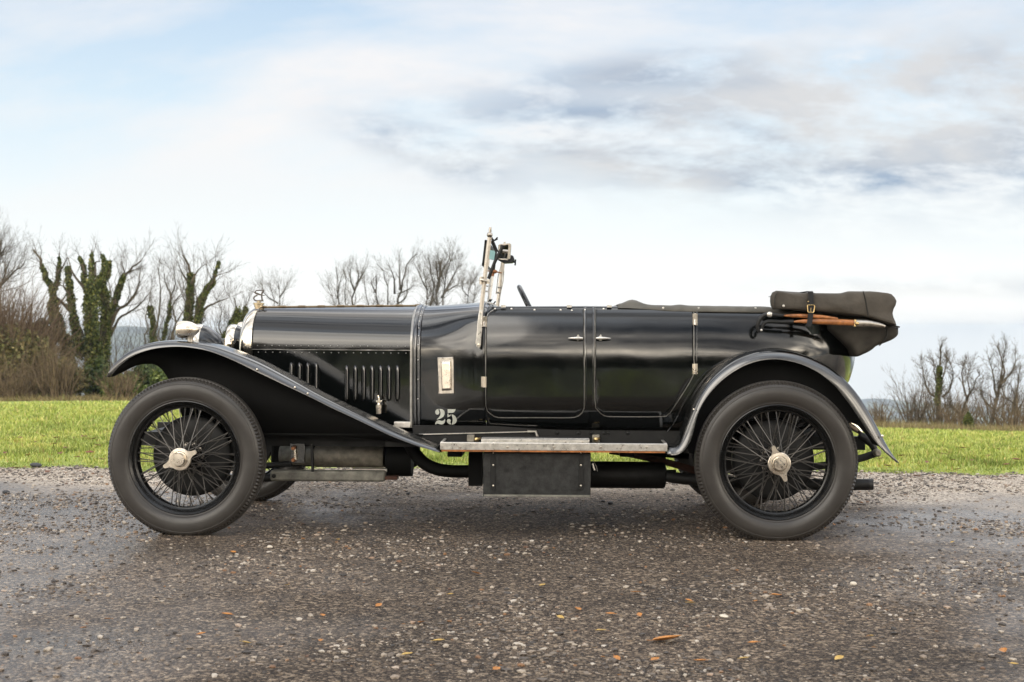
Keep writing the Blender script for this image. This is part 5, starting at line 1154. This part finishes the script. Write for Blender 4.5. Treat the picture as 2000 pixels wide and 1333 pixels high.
traced_tree('bare_tree', 'dense fan-shaped bare tree, tallest of those above the scuttle', [(dn_([(1320, 715), (1330, 500), (1330, 260)]), 6), (dn_([(1220, 715), (1232, 560), (1190, 350)]), 5), (dn_([(1390, 715), (1430, 400), (1500, 170)]), 5), (dn_([(1270, 715), (1300, 580), (1270, 400), (1240, 220)]), 5), ([(1380, 640), (1450, 520), (1560, 310)], 4), ([(1330, 600), (1400, 350), (1470, 230)], 4), ([(1230, 560), (1180, 460), (1130, 330)], 3), ([(1330, 540), (1370, 380), (1340, 220)], 4), ([(1400, 600), (1490, 540), (1590, 480)], 3)], cm, 84, 26, GM, twig=(13, 7, 5), tw_len=1.0, mats=('bark_grey', 'twig'), thin=.75)
traced_tree('bare_tree', 'small bare tree just left of the windscreen post', [(dn_([(1640, 690), (1660, 520), (1760, 400)]), 4), (dn_([(1700, 690), (1720, 500), (1700, 420)]), 4), ([(1650, 620), (1600, 560), (1590, 480)], 2)], cm, 92, 27, GM, twig=(12, 7, 4), tw_len=.95, mats=('bark_grey', 'twig'), thin=.75)
GR = 'hedgerow trees on the right'
traced_tree('bare_tree', 'ivy-stemmed bare tree in the middle of the right-hand hedge', [([(640, 900), (640, 660), (650, 480), (655, 350), (660, 270)], 9), ([(630, 660), (560, 600), (530, 480), (510, 400)], 5), ([(670, 650), (720, 600), (745, 490), (730, 400)], 5), ([(640, 600), (610, 480), (600, 380)], 4), ([(655, 560), (690, 450), (700, 350)], 4)], cr, 46, 31, GR, ivy=((0, 470, 690, .045, 700),), twig=(16, 6, 4), tw_len=.38, thin=.62)
traced_tree('bare_tree', 'forked bare tree right of the ivy stem in the right-hand hedge', [([(780, 900), (800, 800), (850, 660), (900, 560), (940, 460)], 6), ([(845, 660), (812, 520), (825, 390)], 5), ([(800, 780), (720, 700), (690, 620)], 4), ([(870, 620), (850, 500), (880, 420)], 3)], cr, 45, 32, GR, twig=(16, 6, 4), tw_len=.38, thin=.62)
traced_tree('bare_tree', 'tallest bare tree of the right-hand hedge, near the picture edge', [([(1005, 900), (1050, 700), (1080, 580), (1112, 450), (1070, 280)], 8), ([(1055, 690), (1040, 500), (1000, 350)], 5), ([(1090, 560), (1180, 450), (1200, 320)], 5), ([(1040, 760), (1120, 700), (1170, 620)], 4), ([(1040, 740), (960, 660), (940, 560)], 4), ([(1085, 560), (1110, 380), (1130, 260)], 4)], cr, 44, 33, GR, twig=(16, 6, 4), tw_len=.38, thin=.62)
traced_tree('bare_tree', 'thin bare tree at the right edge of the picture', [([(1195, 900), (1192, 700), (1180, 600), (1150, 540)], 5), ([(1195, 690), (1215, 560), (1230, 440)], 5), ([(1192, 780), (1260, 660), (1290, 520)], 4), ([(1190, 700), (1120, 640), (1090, 560)], 3)], cr, 45, 34, GR, twig=(12, 6, 4), tw_len=.38, thin=.62)
def fan_shrub(name, label, px, d, half_px, top_py, seed, m, nst, group, kids=(4, 4, 3), base_py=None, spread=.8, rad=1.0):
    rg = random.Random(seed); b = px3(px, 700, d); zg = terr(b[0], b[1]); root = thing(name, label, 'shrub', (b[0], b[1], zg), group); root['base'] = 1
    H = D3(px, top_py, d)[2]-zg; W = half_px*d/FPX; out = {0: [], 1: [], 2: [], 3: []}
    for i in range(nst):
        a = rg.uniform(0, 2*PI); rr = rg.random()**.5; lean = rr*W/H*spread
        dv = unit((math.cos(a)*lean, math.sin(a)*lean, 1)); x0 = b[0]+math.cos(a)*rr*W*.45; y0 = b[1]+math.sin(a)*rr*W*.45
        Ls = H*rg.uniform(.62, 1.0)*(1-.35*rr*rr)
        grow((x0, y0, terr(x0, y0)-.05), tuple(dv), Ls, rad*.022*d/50*rg.uniform(.6, 1.1), 1, 3, rg, out, .03, .13, kids, .5)
    V, F = tubes_np(out[1], 4); link('stems', mesh_np('stems', V, F), m, root)
    V, F = tubes_np(out[2]+out[3], 3); link('twigs', mesh_np('twigs', V, F), m, root); return root
fan_shrub('bare_shrub', 'wide fan of leafless stems at the left end of the right-hand hedge', 1790, 44, 75, 722, 41, 'twig', 46, GR, (5, 5, 3))
fan_shrub('bare_shrub', 'broad brown leafless bush filling the right-hand hedge behind the ivy stem', 1840, 47, 95, 738, 71, 'twig_brown', 70, GR, (5, 5, 3))
fan_shrub('bare_shrub', 'brown leafless bush filling the hedge behind the tallest right-hand tree', 1955, 47, 80, 735, 72, 'twig_brown', 60, GR, (5, 5, 3))
fan_shrub('bare_shrub', 'low brown brambles where the right-hand hedge meets the rear wing', 1725, 43, 50, 775, 73, 'twig_brown', 50, GR, (4, 4, 3))
fan_shrub('bare_shrub', 'low tangled leafless shrub under the forked tree in the right-hand hedge', 1880, 43, 60, 760, 42, 'twig_brown', 40, GR, (4, 4, 3))
fan_shrub('bare_shrub', 'low brown leafless shrub at the right end of the hedge', 1985, 43, 60, 765, 43, 'twig_brown', 40, GR, (4, 4, 3))
GS = 'undergrowth below the left-hand trees'
fan_shrub('bare_shrub', 'tall thin leafless bush between the thickest ivy tree and the blue hill', 225, 66, 60, 585, 74, 'twig', 40, GS, (5, 5, 3))
fan_shrub('bare_shrub', 'tall thin leafless bush behind the slim trees above the front wing', 310, 70, 55, 575, 75, 'twig', 36, GS, (5, 5, 3))
fan_shrub('bare_shrub', 'leafless bush rising between the side lamp and the radiator', 450, 70, 60, 590, 76, 'twig', 40, GS, (5, 5, 3))
fan_shrub('bare_shrub', 'tall leafless bush between the far-left tree and the leaning ivy tree', 70, 66, 60, 590, 77, 'twig_brown', 60, GS, (5, 5, 3))
fan_shrub('bare_shrub', 'high reddish brown mass of bare twigs at the left picture edge', 0, 55, 135, 545, 44, 'twig_red', 380, GS, (5, 5, 4), rad=1.7)
fan_shrub('bare_shrub', 'brown thicket in front of the leaning ivy tree', 112, 51.5, 62, 655, 45, 'twig_brown', 90, GS, (4, 5, 3))
fan_shrub('bare_shrub', 'brown thicket between the thickest ivy tree and the front wing', 235, 51, 45, 705, 46, 'twig_brown', 60, GS, (4, 5, 3))
fan_shrub('bare_shrub', 'pale brown scrub beneath the blue hill, just above the front wing', 330, 66, 80, 672, 47, 'twig_brown', 80, GS, (4, 4, 3))
fan_shrub('bare_shrub', 'brown scrub in the lower left corner of the wood', 30, 51.5, 70, 690, 48, 'twig_brown', 100, GS, (4, 5, 3))
def bush(name, label, px, d, top_py, half_px, m, n, seed, group, leaf=.07, base_off=0.0, deep=1.0, lumps=9, bot_py=None):
    nr = np.random.default_rng(seed); b = px3(px, 700, d); zg = terr(b[0], b[1]); z1 = D3(px, top_py, d)[2]; z0 = zg if bot_py is None else D3(px, bot_py, d)[2]; H = z1-z0; W = half_px*d/FPX
    root = thing(name, label, 'bush', (b[0], b[1], zg), group); root['base'] = 1; C = []; per = n//lumps; stems = []
    for k in range(lumps):
        a = nr.uniform(0, 2*PI); r = nr.random()**.5*.62; h = nr.uniform(.25, .72)*(1-.3*r); c = np.array([b[0]+math.cos(a)*r*W, b[1]+math.sin(a)*r*W*deep, z0+h*H]); R = np.array([W*nr.uniform(.32, .5), W*nr.uniform(.32, .5)*deep, H*nr.uniform(.24, .34)])
        u = nr.normal(size=(per, 3)); u /= np.linalg.norm(u, axis=1)[:, None]; rad = nr.random((per, 1))**.35; bump_ = 1+.35*np.array([noise.noise(Vector(tuple(x*2.3+k*7.1))) for x in u])[:, None]
        q = c+u*R*rad*bump_; q[:, 2] = np.maximum(q[:, 2], zg+.02); C.append(q)
        mid = (b[0]+(c[0]-b[0])*.4, b[1]+(c[1]-b[1])*.4, zg+(c[2]-zg)*.6); stems += [(b[0], b[1], zg-.1, *mid, .04, .03), (*mid, *c, .03, .012)]
        for j in range(14):
            t = q[nr.integers(per)]; stems.append((*c, *(c+(t-c)*1.12), .012, .005))
    V, F = tubes_np(stems, 4); link('stems', mesh_np('stems', V, F), 'twig_brown', root)
    V, F = leaves_np(np.concatenate(C), leaf, nr); link('foliage', mesh_np('foliage', V, F, smooth=False), m, root); return root
bush('leafy_bush', 'dark green bush at the left picture edge', 22, 57, 640, 45, 'dark_leaf', 6000, 51, GS, bot_py=725)
bush('leafy_bush', 'large olive bush high on the bank at the left picture edge', 30, 54, 622, 75, 'olive_leaf', 7000, 61, GS, bot_py=735)
bush('leafy_bush', 'olive bush with yellowing leaves at the foot of the reddish twigs', 55, 57, 612, 50, 'olive_leaf', 8000, 52, GS, bot_py=700)
bush('leafy_bush', 'broad olive bush at the foot of the leaning ivy tree', 115, 53, 688, 55, 'olive_leaf', 9000, 53, GS)
bush('leafy_bush', 'dark evergreen bush at the foot of the thickest ivy tree', 185, 54, 690, 38, 'dark_leaf', 9000, 54, GS)
bush('leafy_bush', 'bright green rounded bush left of the front tyre', 240, 52, 722, 45, 'bush_leaf', 10000, 55, GS)
bush('leafy_bush', 'dark green bush seen under the front wing', 290, 56, 700, 42, 'dark_leaf', 8000, 56, GS)
bush('leafy_bush', 'light green bush seen between the front wing and tyre', 325, 53, 712, 38, 'bush_leaf', 8000, 57, GS)
bush('leafy_bush', 'olive green scrubby bush behind the lower left thicket', 70, 54, 725, 55, 'olive_leaf', 8000, 58, GS)
bush('leafy_bush', 'dark green bush below the headlamp, behind the wing', 400, 60, 690, 60, 'dark_leaf', 7000, 59, GS)
bush('conifer_bush', 'small dark conical evergreen at the foot of the right-hand hedge', 1893, 42, 803, 13, 'ivy_leaf', 4000, 60, GR, leaf=.045, lumps=6)
# rough brown grass along the foot of the hedges
def rough_grass():
    rg = np.random.default_rng(9); rows = []
    for (p0, p1, d0, d1, n) in ((-60, 460, 50, 55, 15000), (1690, 2080, 40.0, 44, 9000)):
        px = rg.uniform(p0, p1, n); d = rg.uniform(d0, d1, n); 
        for a, b in zip(px, d): q = px3(a, 700, b); rows.append((q[0], q[1], terr(q[0], q[1])))
    R = np.array(rows); n = len(R); h = rg.uniform(.08, .30, n)*(.4+.8*rg.random(n)); th = rg.uniform(0, 2*PI, n); w_ = .012; l = rg.normal(size=(n, 2))*.12
    a = R+np.stack([-w_*np.cos(th), -w_*np.sin(th), 0*h], -1); b = R+np.stack([w_*np.cos(th), w_*np.sin(th), 0*h], -1); c = R+np.stack([l[:, 0], l[:, 1], h], -1)
    V = np.stack([a, b, c], 1).reshape(-1, 3); k = np.arange(n)*3; return mesh_np('rough_grass', V, None, np.stack([k, k+1, k+2], -1))
tag(link('rough_grass', rough_grass(), mat('dry_grass', (.25, .2, .1), .8, spec=.2, island=[(0, (.12, .09, .045)), (.5, (.24, .185, .09)), (.8, (.34, .28, .15)), (1, (.16, .19, .05))])), 'rough brown and straw-coloured grass along the foot of the hedges', 'grass', kind='stuff')
# the wood on the other side of the road, behind the camera: it shows in the paintwork
def wood():
    nr = np.random.default_rng(77); C = []; seg = []
    for k in range(140):
        a = nr.uniform(-.95, .95)+PI; d = nr.uniform(24, 34); x, y = CC[0]+d*math.sin(a), CC[1]+d*math.cos(a); H = nr.uniform(3.6, 7.0)
        c = np.array([x, y, H*.52]); u = nr.normal(size=(340, 3)); u /= np.linalg.norm(u, axis=1)[:, None]; C.append(c+u*np.array([2.0, 2.0, H*.5])*nr.random((340, 1))**.4); seg.append((x, y, -.2, x, y, H*.8, .16, .05))
        for j in range(14): v = c+nr.normal(size=3)*np.array([1.6, 1.6, 1.2])+np.array([0, 0, H*.42]); seg.append((*c, *v, .05, .012))
    V, F = leaves_np(np.concatenate(C), .17, nr); V2, F2 = tubes_np(seg, 4)
    return mesh_np('wood', np.concatenate([V, V2]), np.concatenate([F, F2+len(V)]), smooth=False)
tag(link('wood', wood(), mat('wood_leaf', (.04, .045, .02), .7, spec=.2, island=[(0, (.02, .022, .012)), (.5, (.045, .045, .02)), (1, (.09, .07, .035))])), 'dense dark wood across the road, mirrored in the black paintwork', 'wood', kind='stuff')

# ================================================================== LEAVES AND SINGLE STONES ON THE ROAD
def leaf_mesh(L, W, curl, nm):
    m = MB(); rows = []
    for i in range(9):
        t = i/8; w_ = W*math.sin(PI*min(1, t**.8*.98+.01))**.8; x = (t-.5)*L; z = curl*(2*t-1)**2
        rows.append([(x, -w_, z+.35*w_), (x, -w_*.5, z+.10*w_), (x, 0, z), (x, w_*.5, z+.12*w_), (x, w_, z+.45*w_)])
    m.grid(rows); m.tube([(-L*.5, 0, curl), (-L*.66, .001, curl*1.6)], .0008, 4)
    me = bpy.data.meshes.new(nm); me.from_pydata(m.v, [], m.f); me.polygons.foreach_set('use_smooth', np.ones(len(me.polygons), bool)); return me
mat('leaf_orange', (.40, .165, .035), .55, var=(60, .3)); mat('leaf_yellow', (.44, .29, .08), .55, var=(60, .25)); mat('leaf_brown', (.16, .065, .03), .6, var=(60, .3)); mat('pale_stone', (.55, .49, .40), .7, var=(40, .15)); mat('dark_stone', (.03, .03, .032), .6, var=(40, .3))
LM = {}
def leaf(px, py, kind, L, label, group, rot=None):
    key = (kind, round(L, 3))
    if key not in LM: me = leaf_mesh(L, L*.27, L*.06, 'leaf'); me.materials.append(MATS['leaf_'+kind]); LM[key] = me
    g = G(px, py); o = bpy.data.objects.new('fallen_leaf', LM[key]); COL.objects.link(o); zz = .014 if g[1] < road_edge(g[0]) else terr(g[0], g[1])+.03
    o.location = (g[0], g[1], zz); o.rotation_euler = (random.uniform(-.25, .25), random.uniform(-.2, .2), rot if rot is not None else random.uniform(0, 2*PI)); tag(o, label, 'leaf', group)
leaf(1303, 1258, 'orange', .105, 'largest bright orange leaf lying flat in the right foreground', 'fallen leaves on the road', .1)
leaf(1792, 935, 'brown', .085, 'dark reddish brown leaf at the grass edge below the rear wing tip', 'fallen leaves on the road', .2)
for px, py in ((164, 1234), (394, 1246), (626, 1260), (630, 1210), (210, 1217), (443, 1208), (929, 1126), (1244, 1164), (1129, 1198), (1192, 1207), (1249, 1209), (822, 1224), (1367, 1300), (1517, 1170), (1471, 1264), (1629, 1030), (970, 1316), (1205, 1295), (455, 1085), (740, 1190), (1475, 1182), (1345, 1180), (1280, 1297), (1960, 1280)):
    leaf(px, py, 'orange', random.choice((.030, .038, .046)), 'small orange fallen leaf lying on the dark gravel road', 'fallen leaves on the road')
for px, py in ((1095, 1214), (796, 1287), (857, 1260), (1454, 1295), (1981, 1306), (1638, 1295), (1860, 1065), (481, 1264), (1060, 1150), (660, 1060), (880, 1168), (1350, 1185), (1175, 1240), (560, 1150), (1700, 1250)):
    leaf(px, py, 'yellow', random.choice((.028, .036, .042)), 'small yellow fallen leaf lying on the dark gravel road', 'fallen leaves on the road')
for px, py in ((20, 868), (70, 860), (145, 845), (128, 878), (175, 890), (40, 842), (150, 900), (110, 845), (190, 872), (165, 840), (1842, 890), (1735, 918), (1900, 905), (1965, 915), (30, 918), (92, 926), (1870, 925), (10, 890), (55, 896), (105, 868), (118, 892), (180, 852), (85, 835), (200, 905), (1720, 902), (1760, 895), (1810, 910), (1860, 905), (1930, 893), (1985, 903), (1880, 868), (1950, 872)):
    leaf(px, py, 'brown', random.choice((.06, .075, .09)), 'curled brown fallen leaf lying in the short grass at the road edge', 'fallen leaves in the grass')
def stone(px, py, r, m, label, name='stone', sq=(1.2, .8, .6)):
    g = G(px, py); mm = MB(); mm.ball((0, 0, 0), r, 6, sq); R = random.Random(int(px)); k = {}
    mm.v = [tuple(c*(1+.13*noise.noise(Vector((v[0]*60+px, v[1]*60, v[2]*60)))) for c in v) for v in mm.v]
    o = mm.build(name, m, None, sharp=25); o.location = (g[0], g[1], .006+r*sq[2]*.6); o.rotation_euler = (0, 0, R.uniform(0, 6)); tag(o, label, 'stone')
stone(527, 1073, .014, 'pale_stone', 'single pale square stone on the dark road right of the front tyre')
stone(1192, 987, .020, 'dark_stone', 'black stone in the shade right of the toolbox'); stone(1178, 983, .013, 'dark_stone', 'smaller black stone beside the black one in the shade right of the toolbox')
stone(797, 968, .014, 'dark_stone', 'black stone on the lit gravel behind the exhaust pipe'); stone(12, 966, .022, 'dark_stone', 'rounded dark stone at the left picture edge on the gravel')
stone(70, 913, .05, 'dark_stone', 'flat dark slab of asphalt at the grass edge on the left', sq=(1.6, .7, .35))
stone(1414, 1209, .018, 'pale_stone', 'pale flat pebble below the rear tyre, left of the small leaves', sq=(1.3, .8, .35))
stone(1667, 1146, .016, 'pale_stone', 'pale lumpy pebble on the road right of the rear tyre')
# ================================================================== AIR
mh = bpy.data.materials.new('haze'); mh.use_nodes = True; t_ = mh.node_tree; t_.nodes.clear(); ou = t_.nodes.new('ShaderNodeOutputMaterial'); pv = t_.nodes.new('ShaderNodeVolumePrincipled')
pv.inputs['Color'].default_value = (.74, .87, 1.0, 1); pv.inputs['Density'].default_value = HAZE; pv.inputs['Anisotropy'].default_value = .0; t_.links.new(pv.outputs[0], ou.inputs['Volume'])
m = MB(); m.box((-4300, -4300, -260), (4300, 4300, 14)); o = m.build('haze', mh, None); tag(o, 'thin blue-white haze over the distant hills', 'haze', kind='stuff')
